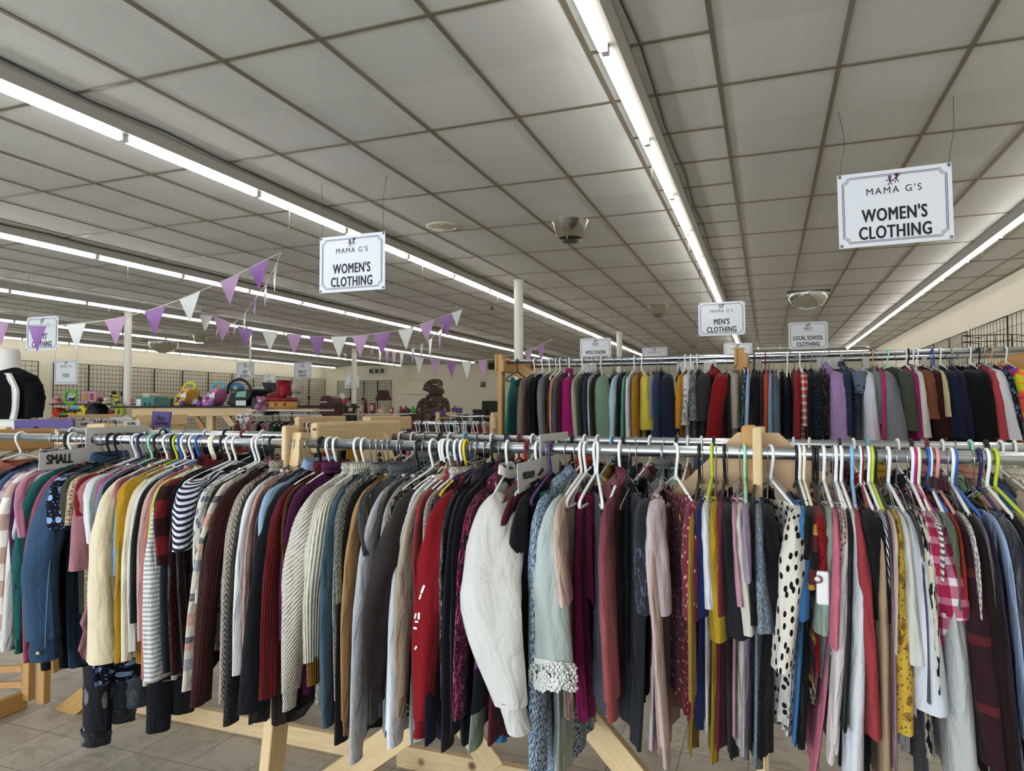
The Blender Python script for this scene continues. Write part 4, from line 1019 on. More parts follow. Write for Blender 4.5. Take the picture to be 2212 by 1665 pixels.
rack = empty('clothing_rack', (xA, 2.4, 0), 'nearest pine clothing rack with two parallel steel rails of women\'s clothes', 'clothing rack')
end_frame(rack, xA, FY, RY, FZ, m_pine)
xL = -3.25
end_frame(rack, -3.85, FY, RY, FZ-.06, m_pine2)
MB().bar(at(112, 1562, 2.72), at(190, 1500, 2.72), .035, .10).build('brace', m_pine2, rack, .003)
for x_ in (61, 94): q_ = at(x_, 1500, 2.66); MB().box((q_.x, q_.y, .60), (.055, .04, 1.1)).build('leg', m_pine2, rack, .004)
for y_ in (1443, 1477): MB().bar(at(-60, y_+5, 2.70), at(52, y_, 2.70), .03, .035).build('rung', m_pine2, rack, .003)
end_frame(rack, xC+.42, FY, RY, FZ, m_pine)
# middle frame: slim front post and plywood knee braces
MB().box((xB, FY-.036, (FZ+.075)/2), (.026, .030, FZ+.075)).build('post', m_pine, rack, .006)
MB().box((xB-.022, FY+.03, FZ-.02), (.046, .05, .20)).build('cleat', m_pine2, rack, .012)
MB().box((xB, RY+.03, (FZ+.06)/2), (.04, .06, FZ+.06)).build('post', m_pine, rack, .006)
for s, nm in ((-1, 'knee_brace'), (1, 'knee_brace')):
    a = Vector((xB+s*.004, FY+.10, FZ+.055)); 
    MB().prism([a, a+Vector((s*.055, 0, 0)), a+Vector((s*.26, 0, -.20)), a+Vector((s*.16, 0, -.255)), a+Vector((0, 0, -.085))], (0, .018, 0)).build(nm, wood('plywood', '#c9a883', '#b08a5c'), rack, .003)
MB().box((xB, (FY+RY)/2, .075), (.04, 1.35, .14)).build('base_beam', m_pine, rack, .004)
pipe(rack, 'rail', xL-.4, xA-.02, FY, FZ); pipe(rack, 'rail', xA+.05, xC+.4, FY, FZ)
pipe(rack, 'rail', xL-.4, xA-.02, RY, RZ); pipe(rack, 'rail', xA+.05, xC+.4, RY, RZ)
MB().box(((xL+xA)/2-.1, RY+.15, .045), (xA-xL, .04, .09)).build('stretcher', m_pine, rack, .004)
MB().box(((xA+xC)/2, RY+.15, .05), (xC-xA, .04, .10)).build('stretcher', m_pine, rack, .004)
MB().bar((xA+.02, RY-.02, .75), (xA+.55, RY-.02, .16), .02, .10).build('brace', m_pine, rack, .003)
MB().bar((xA+.03, FY+.1, .22), (xA+.62, FY+.05, .68), .03, .10).build('brace', m_pine, rack, .003)
MB().bar((xB-.70, FY+.25, .72), (xB-.02, FY+.10, .12), .03, .10).build('brace', m_pine, rack, .003)
pts = [at(800, 925, 2.62), at(830, 932, 2.62), at(868, 1045, 2.62), at(845, 1055, 2.62), at(782, 985, 2.62)]
MB().prism(pts, (0, .02, 0)).build('knee_brace', m_pine, rack, .003)
# tall men's rack
tx0, tx1, tx2 = at(1083, 800, HY).x, at(1600, 780, HY).x, at(2225, 780, HY).x+.3
tall = empty('clothing_rack', (tx0, 5.3, 0), 'tall pine rack with high steel rails of mixed clothes at right', 'clothing rack')
for X in (tx0, tx1, tx2):
    for yy in (HY, HY+.6):
        MB().box((X, yy, (HZ+.06)/2), (.040, .07, HZ+.06)).build('post', m_pine2, tall, .006)
    MB().box((X+.03, HY+.3, HZ-.03), (.036, .75, .10)).build('crossbeam', m_pine2, tall, .008)
    MB().box((X-.03, HY-.01, HZ+.0), (.022, .07, .13)).build('cleat', m_pine2, tall, .008)
    MB().box((X, HY+.3, .07), (.04, 1.1, .14)).build('base_beam', m_pine2, tall, .004)
for pp in ([(1092, 772), (1110, 778), (1160, 806), (1150, 832), (1092, 802)],):
    MB().prism([at(x, y, HY+.16) for x, y in pp], (0, .02, 0)).build('knee_brace', m_pine2, tall, .003)
MB().prism([at(x, y, HY+.16) for x, y in ((2225, 760), (2185, 765), (2138, 795), (2150, 815), (2225, 800))], (0, .02, 0)).build('knee_brace', m_pine2, tall, .003)
pipe(tall, 'rail', tx0+.02, tx2+.06, HY, HZ); pipe(tall, 'rail', tx0+.02, tx2+.06, HY+.6, HZ+.005)
# ------------------------------------------------------------------ rear rail of the near rack
m_div = simple('divider_plastic', '#bdbab2', .35)
rear_cols = [('faded burgundy', '#5b1f2b'), ('oatmeal', '#b8a58c'), ('charcoal', '#2c2d31'), ('rose floral', 'F#c07a70:#3c6a3a:#e4d9c8'), ('mint', '#8fb8a0'), ('red orange', '#b83a24'), ('cream', '#d8cdb6'), ('dark teal', '#1d4247'), ('black', '#111113'), ('peach', '#d49a80'), ('navy', '#1b2340'), ('olive', '#55563a'), ('dusty pink', '#b8868a'), ('white', '#d6d5d2'), ('denim blue', 'D#3c5a80'), ('mustard', '#b58a28'), ('maroon', '#461a22'), ('grey', '#7c7d80')]
hcodes = 'wkxwwvkwqxwkrwxgkwwbkxwvkw'
def rear(px0, px1, n, Y, Z, where, seed, L=(.62, .85)):
    r = random.Random(seed)
    for i in range(n):
        px = px0+(px1-px0)*(i+.5)/n + r.uniform(-4, 4); P = at(px, 945, Y); rot = r.uniform(-.12, .12)
        nm, h = rear_cols[(i*5+seed) % len(rear_cols)]
        cloth = ('floral:'+h[1:]) if h[0] == 'F' else ('denim:'+h[1:]) if h[0] == 'D' else 'plain:'+h
        ordn = ['first', 'second', 'third', 'fourth', 'fifth', 'sixth', 'seventh', 'eighth', 'ninth', 'tenth', 'eleventh', 'twelfth', 'thirteenth', 'fourteenth', 'fifteenth', 'sixteenth', 'seventeenth', 'eighteenth', 'nineteenth', 'twentieth', 'twenty-first', 'twenty-second', 'twenty-third', 'twenty-fourth', 'twenty-fifth', 'twenty-sixth', 'twenty-seventh', 'twenty-eighth', 'twenty-ninth', 'thirtieth'][i]
        lab = '%s top, %s on the rear rail %s' % (nm, ordn, where)
        LL = r.uniform(*L); cd = hcodes[(i+seed) % len(hcodes)]
        A = Vector((P.x, Y-.17, Z-.12)); B = Vector((P.x+r.uniform(-.02, .02), Y-.27, Z-.62))
        garment('knit_shirt', lab, 'top', cloth, 'LN' if i % 3 else 'LK', P.x, Y, Z, rot, LL, ([A, A.lerp(B, .15)+Vector((0, -.03, 0)), A.lerp(B, .5)+Vector((0, -.03, 0)), B], [.03, .03, .02], [.045, .05, .035]), thk=.035, seed=seed*31+i, lod=0)
        hanger(cd, P.x, Y, Z, rot, '%s hanger, %s on the rear rail %s' % (hname(cd), ordn, where), 'hangers on the rear rail')
rear(60, 625, 14, RY, RZ, 'behind the left clothes', 1)
rear(820, 1560, 26, RY, RZ, 'behind the middle clothes', 2)
rear(1700, 2205, 16, RY, RZ, 'behind the right clothes', 3)
# rear rail of tall rack: black velvet and clip hangers with black clothes
r = random.Random(5); k = 0
for px in [1215, 1245, 1290, 1330, 1345, 1362, 1380, 1400, 1420, 1445, 1470, 1505, 1530, 1570, 1640, 1660, 1690, 1715, 1750, 1790, 1830, 1870, 1905, 1935, 1975, 2010, 2045, 2070, 2100]:
    P = at(px, 800, HY+.6); k += 1
    anchor = ['magenta hooded top', 'olive cream jacket', 'sage green romper', 'pale blue tee', 'mint green top', 'ochre sweater', 'white tee', 'yellow tee', 'blue sweatshirt', 'navy tee', 'orange cardigan', 'grey camouflage tee', 'dark brown tee', 'red cowl sweater', 'plum top', 'light denim vest', 'navy dress', 'red checked shirt', 'teal specked top', 'lavender jacket', 'denim jacket', 'grey blue tee', 'sage tee', 'grey heather tee', 'olive army jacket', 'rust tee', 'maroon tee', 'navy jacket', 'indigo jacket'][k-1]
    cd = 'v' if k % 3 else 'x'
    garment('dark_shirt', 'black garment hanging behind the %s on the tall rack' % anchor, 'top', ['plain:#0e0e10', 'plain:#17171b', 'tiny:#101015:#39404e', 'plain:#221a1f'][k % 4], 'LN', P.x, HY+.6, HZ+.005, r.uniform(-.1, .1), .7, None, thk=.04, seed=900+k, lod=0)
    hanger(cd, P.x, HY+.6, HZ+.005, r.uniform(-.1, .1), '%s hanger behind the %s on the tall rack' % (hname(cd), anchor), 'hangers on the tall rack')
# trousers hanging low from the rear rail at left
def trousers(name, desc, cloth, px, Y, ytop, legs, code, wid=.075, cuffc=None):
    P = at(px, 950, Y); t = empty(name, (P.x, Y, RZ), desc, 'trousers'); m = fabric(cloth); zt = at(px, ytop, Y).z
    hanger(code, P.x, Y, RZ, 0, '%s hanger holding the %s' % (hname(code), desc), 'hangers on the rear rail')
    b = MB(); add_sleeve(b, [Vector((P.x, Y-.0, RZ-.15)), Vector((P.x, Y-.02, (RZ+zt)/2)), Vector((P.x, Y-.05, zt))], [.02, .045, .07], [.17, .17, .15], 3, cap=0); b.build('waist', m, t)
    for x, y, dy in legs:
        B = at(x, y, Y-.12+dy); A = Vector((P.x+(B.x-P.x)*.6, Y-.05+dy, zt+.06)); b = MB()
        P_, acc = add_sleeve(b, [A, A.lerp(B, .5), B], [wid*.95, wid*.9, wid*.8], [.06, .055, .05], int(x), n=20, m=14, cap=.02, fold=.06); lg = b.build('leg', m, t)
        if cuffc: b = MB(); add_sleeve(b, [B+Vector((0, 0, .06)), B+Vector((0, 0, .03)), B-Vector((0, 0, .004))], [wid*.86]*3, [.056]*3, 2, n=20, m=4, cap=0); b.build('cuff', fabric(cuffc), lg)
trousers('jeans', 'black ripped jeans with pale patches below the pink dress', 'denimrip:#23262c:#7d7d78', 226, 2.62, 1300, [(208, 1600, -.06), (262, 1550, .04)], 'x', .085, 'velvet:#131217')
trousers('velvet_trousers', 'black velvet trousers hanging low beside the ripped jeans', 'boucle:#101014:#34343c', 352, 2.66, 1330, [(342, 1575, -.05), (395, 1535, .05)], 'k', .06)
trousers('grey_jeans', 'dark grey washed jeans below the cream cardigan', 'denimrip:#33383f:#4a4f55', 312, 2.60, 1300, [(300, 1520, -.02), (335, 1515, .06)], 'x', .07)
# size dividers
def divider(pts, Y, lab, text=None, tp=None, ts=.05, t=.003):
    P = [at(x, y, Y) for x, y in pts]; d = empty('size_divider', P[0], lab, 'size divider')
    MB().prism(P, (0, t, 0)).build('plate', m_div, d, .002)
    if text: put_text(text, ts, at(tp[0], tp[1], Y)-Vector((0, .002, 0)), (PI/2, 0, 0), simple('print_black', '#151517', .5), d, 'lettering', .0012, .78)
    return d
def slant_plate(px0, y0, px1, y1, hgt, X, lab, yy=0):
    """plate lying in the plane across the rail"""
    P = [atx(px0, y0, X), atx(px1, y1, X), atx(px1, y1+hgt, X), atx(px0, y0+hgt, X)]
    d = empty('size_divider', P[0], lab, 'size divider'); MB().prism(P, (.003, 0, 0)).build('plate', m_div, d, .001); return d
# SMALL divider: hangs across the rail, lower arm towards the aisle
Xd = at(205, 960, 2.1).x
def yz(px, py): p = atx(px, py, Xd); return (Xd, p.y, p.z)
d = empty('size_divider', (Xd, 2.1, FZ), 'white plastic size divider lettered SMALL hanging over the near rail at left', 'size divider')
cyl = lambda a: (Xd, 2.1+.021*math.cos(a), FZ+.021*math.sin(a))
arm = [yz(118, 992), yz(240, 980), yz(245, 938), yz(355, 934), yz(359, 948), yz(340, 951)] 
z1, z2, z3, z4 = FZ+.05, FZ+.018, FZ-.105, FZ-.035
low = [(Xd, 1.865, FZ-.045), (Xd, 2.055, FZ-.033), (Xd, 2.058, FZ+.047), (Xd, 2.36, FZ+.052), (Xd, 2.365, FZ+.021), (Xd, 2.125, FZ+.020), (Xd, 2.095, FZ+.020), (Xd, 2.080, FZ+.005), (Xd, 2.080, FZ-.018), (Xd, 2.12, FZ-.030), (Xd, 2.36, FZ-.030), (Xd, 2.34, FZ-.085), (Xd, 1.862, FZ-.115)]
MB().prism(low, (.003, 0, 0)).build('plate', m_div, d, .001)
put_text('SMALL', .052, (Xd+.0045, 1.945, FZ-.075), (PI/2, 0, PI/2), simple('print_black', '#151517', .5), d, 'lettering', .0014, .72)
Xm = at(1152, 990, 2.0).x
d2 = empty('size_divider', (Xm, 2.1, FZ), 'white plastic size divider lettered MEDIUM above the aqua tank top', 'size divider')
mb = MB(); F2 = Frame(Xm, 2.1, FZ, -.12)
mb.prism([F2.p(0, -.19, -.035), F2.p(0, -.03, -.030), F2.p(0, -.03, .045), F2.p(0, .20, .048), F2.p(0, .20, .022), F2.p(0, -.015, .021), F2.p(0, -.015, -.022), F2.p(0, .12, -.03), F2.p(0, .12, -.085), F2.p(0, -.18, -.125)], F2.p(.003, 0, 0)-F2.p(0, 0, 0)); mb.build('plate', m_div, d2, .001)
put_text('MEDIUM', .030, F2.p(.0045, -.115, -.075), (PI/2, 0, PI/2-.12), simple('print_black', '#151517', .5), d2, 'lettering', .0008, .72)
slant_plate(0, 935, 104, 937, 22, -3.9, 'plain grey divider plate on the rear rail at far left')
slant_plate(184, 930, 246, 926, 30, -3.35, 'plain grey divider plate behind the SMALL divider')
slant_plate(768, 944, 843, 925, 26, -1.75, 'tilted grey divider plate right of the pine crossbeam')
for (x0, y0, x1, y1), lab in (((1255, 788, 1288, 815), 'grey divider plate hanging on the tall rack near the sage romper'), ((1462, 782, 1500, 812), 'grey divider plate on the tall rack beside the navy tee'), ((1520, 783, 1548, 814), 'grey divider plate on the tall rack above the dark brown tee'), ((1624, 778, 1645, 816), 'narrow grey divider plate right of the tall rack post'), ((1764, 772, 1800, 815), 'wide grey divider plate left of the lavender hood'), ((1800, 770, 1822, 800), 'notched grey divider plate above the lavender hood'), ((1862, 770, 1878, 800), 'small grey divider plate above the white sleeve tee'), ((1992, 770, 2002, 808), 'thin grey divider plate above the cream sweater')):
    divider([(x0, y0), (x1, y0), (x1, y1), (x0, y1)], HY+.55, lab)
tg = empty('price_tag', at(1455, 932, HY-.3), 'pale blue price tag below the navy tee on the tall rack', 'price tag')
MB().prism([at(x, y, HY-.32) for x, y in ((1449, 934), (1462, 930), (1467, 944), (1454, 945))], (0, .002, 0)).build('tag', simple('tag_blue', '#a9cbdc', .6), tg)
sec = empty('security_tag', at(1785, 1268, 1.79), 'white plastic security tag clipped to the sage green tee', 'security tag')
MB().box(at(1785, 1268, 1.79), (.028, .013, .080)).build('tag_case', simple('tag_white', '#d9d9d7', .35), sec, .005)
MB().lathe((0, 0, 0), [(.009, 0), (.010, .004), (.004, .006)], 12).build('tag_pin', m_chrome, None)
pin = bpy.data.objects['tag_pin']; pin.parent = sec; pin.rotation_euler = (PI/2, 0, 0); pin.location = at(1784, 1250, 1.782)-sec.location
bt = empty('jacket_button', (0, 0, 0), 'x', 'x'); bpy.data.objects.remove(bt)

# lace hem of the mint kimono, white print on the red sleeve, as parts of their things
def part_of(key): return next(v for k_, v in GAR.items() if k_.startswith(key))
def facing(n): return n.to_track_quat('Z', 'Y').to_matrix()
def sticker(t, name, px, py, wpx, hpx, mat, roll=0.0, parent=None):
    """flat piece lying on the cloth at a photo pixel"""
    h = surf(t, px, py, .0025)
    if h is None: return None
    p, n = h; k = mpp(p); z = Vector((0, 0, 1)); r = z.cross(n).normalized(); u = n.cross(r)
    M = Matrix((r, u, n)).transposed() @ Matrix.Rotation(roll, 3, 'Z')
    return MB().box(p, (wpx*k, hpx*k, .002), M).build(name, mat, t)
mw = simple('print_white', '#dcd9d6', .7)
rs = part_of('bright red sweatshirt')
for (x, y, w_, h_, a) in ((914, 1272, 5, 18, .35), (909, 1288, 4, 12, .35), (906, 1330, 5, 14, 0), (899, 1330, 4, 12, .2), (901, 1342, 8, 4, 0), (898, 1356, 8, 5, .1), (899, 1398, 4, 9, .5)): sticker(rs, 'sleeve_print', x, y, w_, h_, mw, -a)
km = part_of('pale mint kimono'); ml = simple('lace_white', '#d2d3cd', .8); rr = random.Random(3); b = MB(); b2 = MB()
for i in range(60):
    h = surf(km, 1150+95*i/59, 1424+14*math.sin(i/59*1.5)); 
    if h: b.box(h[0], (.004, .004, .010 if i % 2 else .016))
for i in range(70):
    h = surf(km, 1150+95*rr.random(), 1434+rr.random()*6)
    if not h: continue
    p = h[0]+h[1]*.004-Vector((0, 0, .06*rr.random()))
    for k2 in range(5): b2.ball(p+Vector((.008*math.cos(k2*1.256), -.001, .008*math.sin(k2*1.256))), (.0048, .002, .0048), 6, 4)
if b.v: o = b.build('lace_band', ml, km); o['kind'] = 'stuff'
if b2.v: o = b2.build('lace_hem', ml, km); o['kind'] = 'stuff'
jk = part_of('blue denim jacket'); h = surf(jk, 84, 1410, .004)
if h: MB().ball(h[0], (.009, .009, .009), 10, 6).build('button', simple('button_brass', '#a9a8a0', .35, 1.0), jk)
pts = [surf(jk, x, y, .001) for x, y in ((108, 1210), (104, 1250), (102, 1290), (100, 1330), (98, 1370), (97, 1400))]; pts = [q[0] for q in pts if q]
if len(pts) > 2: MB().tube(crv(pts, 12), .0013, 5).build('seam', simple('jean_thread', '#7f93ad', .8), jk)
yt = part_of('raspberry tee'); sticker(yt, 'swing_tag', 1470, 1118, 10, 14, simple('tag_yellow', '#c9b43a', .6), .5)
st_ = part_of('pale sage green tee'); h = surf(st_, 1780, 1268, .004)
if h: sec.location = h[0]+Vector((0, -.008, 0))
# ------------------------------------------------------------------ hanging signs
m_sign = simple('sign_white', '#dfe2e6', .35); m_ink = simple('sign_ink', '#141417', .5); m_purple = simple('sign_purple', '#4b2a5e', .5); m_grom = simple('grommet', '#77777a', .35, 1.0); m_red = simple('sign_red', '#5d2246', .5)
def sign(corner, Y, lines, lab, hgt=.455, wid=.61, yaw=0.0, head='caps', tilt=0.0, ts=1.0, wires=True):
    """corner: photo pixel of the top left corner"""
    TL_ = at(corner[0], corner[1], Y); t = empty('hanging_sign', (TL_.x, Y, TL_.z), lab, 'sign', 'white section signs hanging from the ceiling')
    ct, st = math.cos(tilt), math.sin(tilt); cy_, sy_ = math.cos(yaw), math.sin(yaw)
    def P(x, z, o=0.0):   # x right, z down from the top left corner, o towards the viewer
        a = x*ct-z*-st*0 + z*st*0; X = x*ct+z*st*-1*-1*0; xx = x*ct + z*st; zz = x*st - z*ct
        return Vector((TL_.x+xx*cy_+o*sy_, Y+xx*sy_-o*cy_, TL_.z+zz))
    pn = MB().prism([P(0, 0), P(wid, 0), P(wid, hgt), P(0, hgt)], P(0, 0, -.004)-P(0, 0)).build('panel', m_sign, t)
    bd = MB()
    for ins in (.026, .034):
        e = .030
        def arc(cx_, cz_, a0): return [P(cx_+e*math.cos(math.radians(a0+q)), cz_+e*math.sin(math.radians(a0+q)), .0015) for q in (0, 30, 60, 90)]
        i_ = ins; pts = arc(i_, i_, 90)[::-1]*1
        lp = arc(i_, i_, 0)[::-1] + arc(i_, hgt-i_, 270)[::1] if False else None
        loop = [P(i_, i_+e, .0015)] + arc(i_, i_, 0)[::-1][0:0] + [P(i_+e*math.sin(q), i_+e*math.cos(q), .0015) for q in (.4, .8, 1.2)] + [P(i_+e, i_, .0015), P(wid-i_-e, i_, .0015)]
        loop += [P(wid-i_-e*math.cos(q), i_+e*math.sin(q), .0015) for q in (.4, .8, 1.2)] + [P(wid-i_, i_+e, .0015), P(wid-i_, hgt-i_-e, .0015)]
        loop += [P(wid-i_-e*math.sin(q), hgt-i_-e*math.cos(q), .0015) for q in (.4, .8, 1.2)] + [P(wid-i_-e, hgt-i_, .0015), P(i_+e, hgt-i_, .0015)]
        loop += [P(i_+e*math.cos(q), hgt-i_-e*math.sin(q), .0015) for q in (.4, .8, 1.2)] + [P(i_, hgt-i_-e, .0015)]
        bd.tube(loop, .0016, 4, closed=True)
    bd.build('border', m_purple, pn)
    lg = MB(); cx_ = wid/2+.0
    for s, col in ((-1, 0), (1, 1)):
        hx_, hz_ = cx_+s*.018, .046-.006*(s+1)
        lg.lathe((0, 0, 0), [(.0001, 0)], 3, cap=False) if False else None
        lg.tube([P(hx_+.0065*math.cos(q*PI/5), hz_+.0065*math.sin(q*PI/5), .001) for q in range(10)], .004, 4, closed=True)
        lg.tube([P(hx_-s*.0, hz_+.010, .001), P(hx_+s*.0-.002*s, hz_+.030, .001)], .005, 4)
        lg.tube([P(hx_-.022*1, hz_+(.018 if s < 0 else .030), .001), P(hx_, hz_+.016, .001), P(hx_+.022, hz_+(.026 if s < 0 else -.004), .001)], .0026, 4)
        lg.tube([P(hx_-.010, hz_+.048, .001), P(hx_, hz_+.028, .001), P(hx_+.012, hz_+.046, .001)], .0028, 4)
    lg.build('logo', m_red, pn)
    R3 = (PI/2, 0, yaw)
    def txt(s, size, z, bold, sx, nm='lettering', gap=1.0):
        o = put_text(s, size, P(wid/2, z, .0012), R3, m_ink, pn, nm, bold, sx, gap); o.rotation_euler = Matrix.Rotation(yaw, 3, 'Z').to_4x4().to_3x3().__matmul__(Matrix.Rotation(-tilt, 3, 'Y') @ Matrix.Rotation(PI/2, 3, 'X')).to_euler()
    if head == 'caps': txt("MAMA G'S", .058, .125, .0, .95, 'lettering', 1.25)
    else:
        txt("Mama G's", .036, .105, .0012, .95); txt('Consignment', .020, .135, .0004, .9)
        MB().prism([P(wid/2-.075, .147, .001), P(wid/2+.075, .147, .001), P(wid/2+.075, .149, .001), P(wid/2-.075, .149, .001)], P(0, 0, .001)-P(0, 0)).build('rule', m_ink, t)
    n = len(lines)
    for i, l in enumerate(lines):
        z = (.272 if n == 2 else .30)+i*.106; txt(l, .108*ts, z, .0027*ts, .66 if len(l) < 12 else .58, 'lettering', 1.10)
    g = MB()
    for x in (.014, wid-.014):
        for z in (.014, hgt-.014): g.tube([P(x+.007*math.cos(q*PI/5), z+.007*math.sin(q*PI/5), .002) for q in range(10)], .0032, 5, closed=True)
    g.build('grommet', m_grom, t)
    if wires:
        for x in (.014, wid-.014):
            a = P(x, .014, .003); top = Vector((a.x+(.0 if x < .1 else .03), a.y, HC)); rr = random.Random(int(corner[0]+x*99))
            MB().tube(crv([a, a.lerp(top, .2)+Vector((rr.uniform(-.02, .02), 0, 0)), a.lerp(top, .55)+Vector((rr.uniform(-.03, .03), 0, 0)), top], 14), .0018, 5).build('wire', m_cond, t)
    return t
sign((1808, 380), 4.64, ["WOMEN'S", 'CLOTHING'], "largest white hanging sign reading WOMEN'S CLOTHING at upper right", tilt=.015)
sign((691, 514), 4.68, ["WOMEN'S", 'CLOTHING'], "white hanging sign reading WOMEN'S CLOTHING left of the ceiling cover plate", tilt=.0)
sign((1508, 655), 9.72, ["MEN'S", 'CLOTHING'], "white hanging sign reading MEN'S CLOTHING", tilt=.005)
sign((1703, 697), 12.56, ['LOCAL SCHOOL', 'CLOTHING'], 'white hanging sign reading LOCAL SCHOOL CLOTHING', head='script', ts=.92)
sign((1253, 732), 12.94, ['WISCONSIN', 'TEAM CLOTHING'], 'white hanging sign reading WISCONSIN TEAM CLOTHING', head='script', ts=.94)
sign((1387, 751), 17.0, ['HOME DECOR'], 'white sign half hidden by the tall rack rail, right of the WISCONSIN sign', ts=.8)
sign((1563, 742), 16.1, ['KITCHEN'], 'white sign reading KITCHEN behind the tall rack post', ts=.9)
sign((58, 686), 6.5, ["BOYS'", 'CLOTHING'], "white sign reading BOYS' CLOTHING partly covered by a purple pennant")
sign((118, 778), 9.2, ['TOYS'], 'cream white sign reading TOYS in front of the wire grid', ts=.9)
sign((511, 783), 15.3, ['ARTS', '& CRAFTS'], 'white sign reading ARTS & CRAFTS above the infant car seat', head='script')
sign((567, 807), 21.5, ['GAMES'], 'small white sign reading GAMES beside the red sequin boot', head='script', wires=False)
sign((635, 783), 16.4, ['BEAUTY', '& BATH'], 'white sign reading BEAUTY & BATH above the white plush toy', head='script')
sign((745, 811), 21.4, ['SPORTS', '& OUTDOORS'], 'far white sign reading SPORTS & OUTDOORS behind the thin column', head='script', ts=.8)
# ------------------------------------------------------------------ bunting
PEN = [simple('pennant_white', '#d8d8d2', .35), simple('pennant_pink', '#b38bb0', .35), simple('pennant_purple', '#8d5a9e', .35)]
m_cord = simple('bunting_cord', '#d0cdc4', .7)
def bunting(pts, flags, lab, fs=.20):
    """pts: (px, py, Y) along the cord; flags: (px on the cord, colour, turn)"""
    P = [at(x, y, Y) for x, y, Y in pts]; Q = crv(P, 60); t = empty('pennant_bunting', Q[0], lab, 'bunting', 'pennant bunting strung from the ceiling')
    MB().tube(Q, .006, 5).build('cord', m_cord, t)
    def pix(p): d = p-EYEP; return CX+FPX*d.dot(Rv)/d.dot(Fv)
    for fx, c, size in flags:
        i = min(range(len(Q)-1), key=lambda k: abs(pix(Q[k])-fx)); p = Q[i]; d = (Q[min(i+1, len(Q)-1)]-Q[max(0, i-1)]); d.normalize()
        w_ = fs*size*.44; l_ = fs*size*1.05
        a, b_ = p-d*w_, p+d*w_; n_ = Vector((-d.y, d.x, 0)); n_ = n_.normalized() if n_.length > 1e-4 else Vector((0, 1, 0))
        tip = p+Vector((0, 0, -l_))+n_*.03*l_+d*.12*l_*(-1 if d.z > 0 else 1)*0
        mb_ = MB(); K = 5
        # a gently curled cloth triangle with thickness
        rows = []
        for k in range(K+1):
            f = k/K; l0, r0 = a.lerp(tip, f), b_.lerp(tip, f); mid = l0.lerp(r0, .5)+n_*(.022*math.sin(PI*f)*size)
            rows.append((l0, mid, r0))
        for s in (0, 1):
            bs = len(mb_.v)
            for row in rows: mb_.v += [q+n_*(.0008 if s else -.0008) for q in row]
            for k in range(K):
                for j in range(2):
                    q = [bs+k*3+j, bs+k*3+j+1, bs+k*3+j+4, bs+k*3+j+3]; mb_.face(q if s else q[::-1], None, True)
        mb_.build('pennant', PEN[c], t)
bunting([(-30, 690, 5.6), (80, 703, 5.7), (165, 699, 5.8), (250, 688, 5.9), (335, 666, 6.1), (410, 638, 6.2), (497, 600, 6.4), (560, 568, 6.5), (606, 546, 6.6)],
        [(0, 1, .95), (75, 2, 1.0), (163, 0, 1.0), (250, 1, 1.0), (335, 2, 1.0), (411, 0, 1.0), (496, 1, 1.0), (563, 2, 1.0)], 'nearest purple and white bunting crossing the left side', .30)
bunting([(607, 546, 6.6), (596, 572, 6.9), (575, 613, 7.6), (552, 645, 8.4), (530, 675, 9.4), (508, 695, 10.4), (480, 703, 11.5), (455, 690, 12.4)],
        [(596, 0, 1.1), (574, 1, 1.0), (553, 2, .9), (531, 0, 1.0), (508, 1, .85), (494, 2, .85), (482, 0, .9), (470, 1, .9), (459, 2, .8)], 'bunting falling steeply from the left ceiling hook', .30)
bunting([(434, 668, 10.5), (480, 690, 10.8), (530, 708, 11.0), (583, 716, 11.2), (635, 722, 11.3), (685, 727, 11.4), (732, 727, 11.4), (778, 725, 11.5), (825, 719, 11.5), (877, 710, 11.6), (922, 696, 11.6), (965, 680, 11.6), (992, 670, 11.6)],
        [(440, 0, 1.0), (480, 1, 1.1), (535, 2, 1.0), (583, 0, 1.0), (635, 1, 1.0), (686, 2, 1.05), (732, 0, 1.05), (778, 1, 1.05), (826, 2, 1.1), (877, 0, 1.0), (922, 1, 1.0), (965, 2, 1.0), (988, 0, .7)], 'level bunting across the middle, ending at the right ceiling hook', .38)
bunting([(992, 670, 11.6), (955, 709, 12.6), (930, 732, 13.6), (905, 746, 14.6), (880, 757, 15.6), (855, 760, 16.4), (825, 752, 17.2), (798, 735, 18)],
        [(952, 2, 1.1), (929, 0, 1.2), (911, 1, 1.0), (892, 2, 1.1), (869, 0, 1.2), (852, 1, 1.1), (836, 2, 1.1), (820, 0, 1.1), (806, 1, 1.0), (797, 2, 1.0)], 'bunting dropping from the right ceiling hook to the left', .38)
bunting([(830, 757, 16.2), (905, 771, 15.8), (940, 776, 15.6), (975, 779, 15.5), (1008, 781, 15.3), (1043, 778, 15.0), (1080, 772, 14.6), (1120, 762, 14), (1150, 752, 13.6), (1168, 744, 13.3), (1192, 733, 13)],
        [(905, 0, 1.1), (941, 1, 1.1), (975, 2, 1.1), (1009, 0, 1.1), (1043, 1, 1.1), (1143, 1, 1.0), (1168, 2, 1.0)], 'lowest bunting ending behind the tall rack and nearest column', .38)
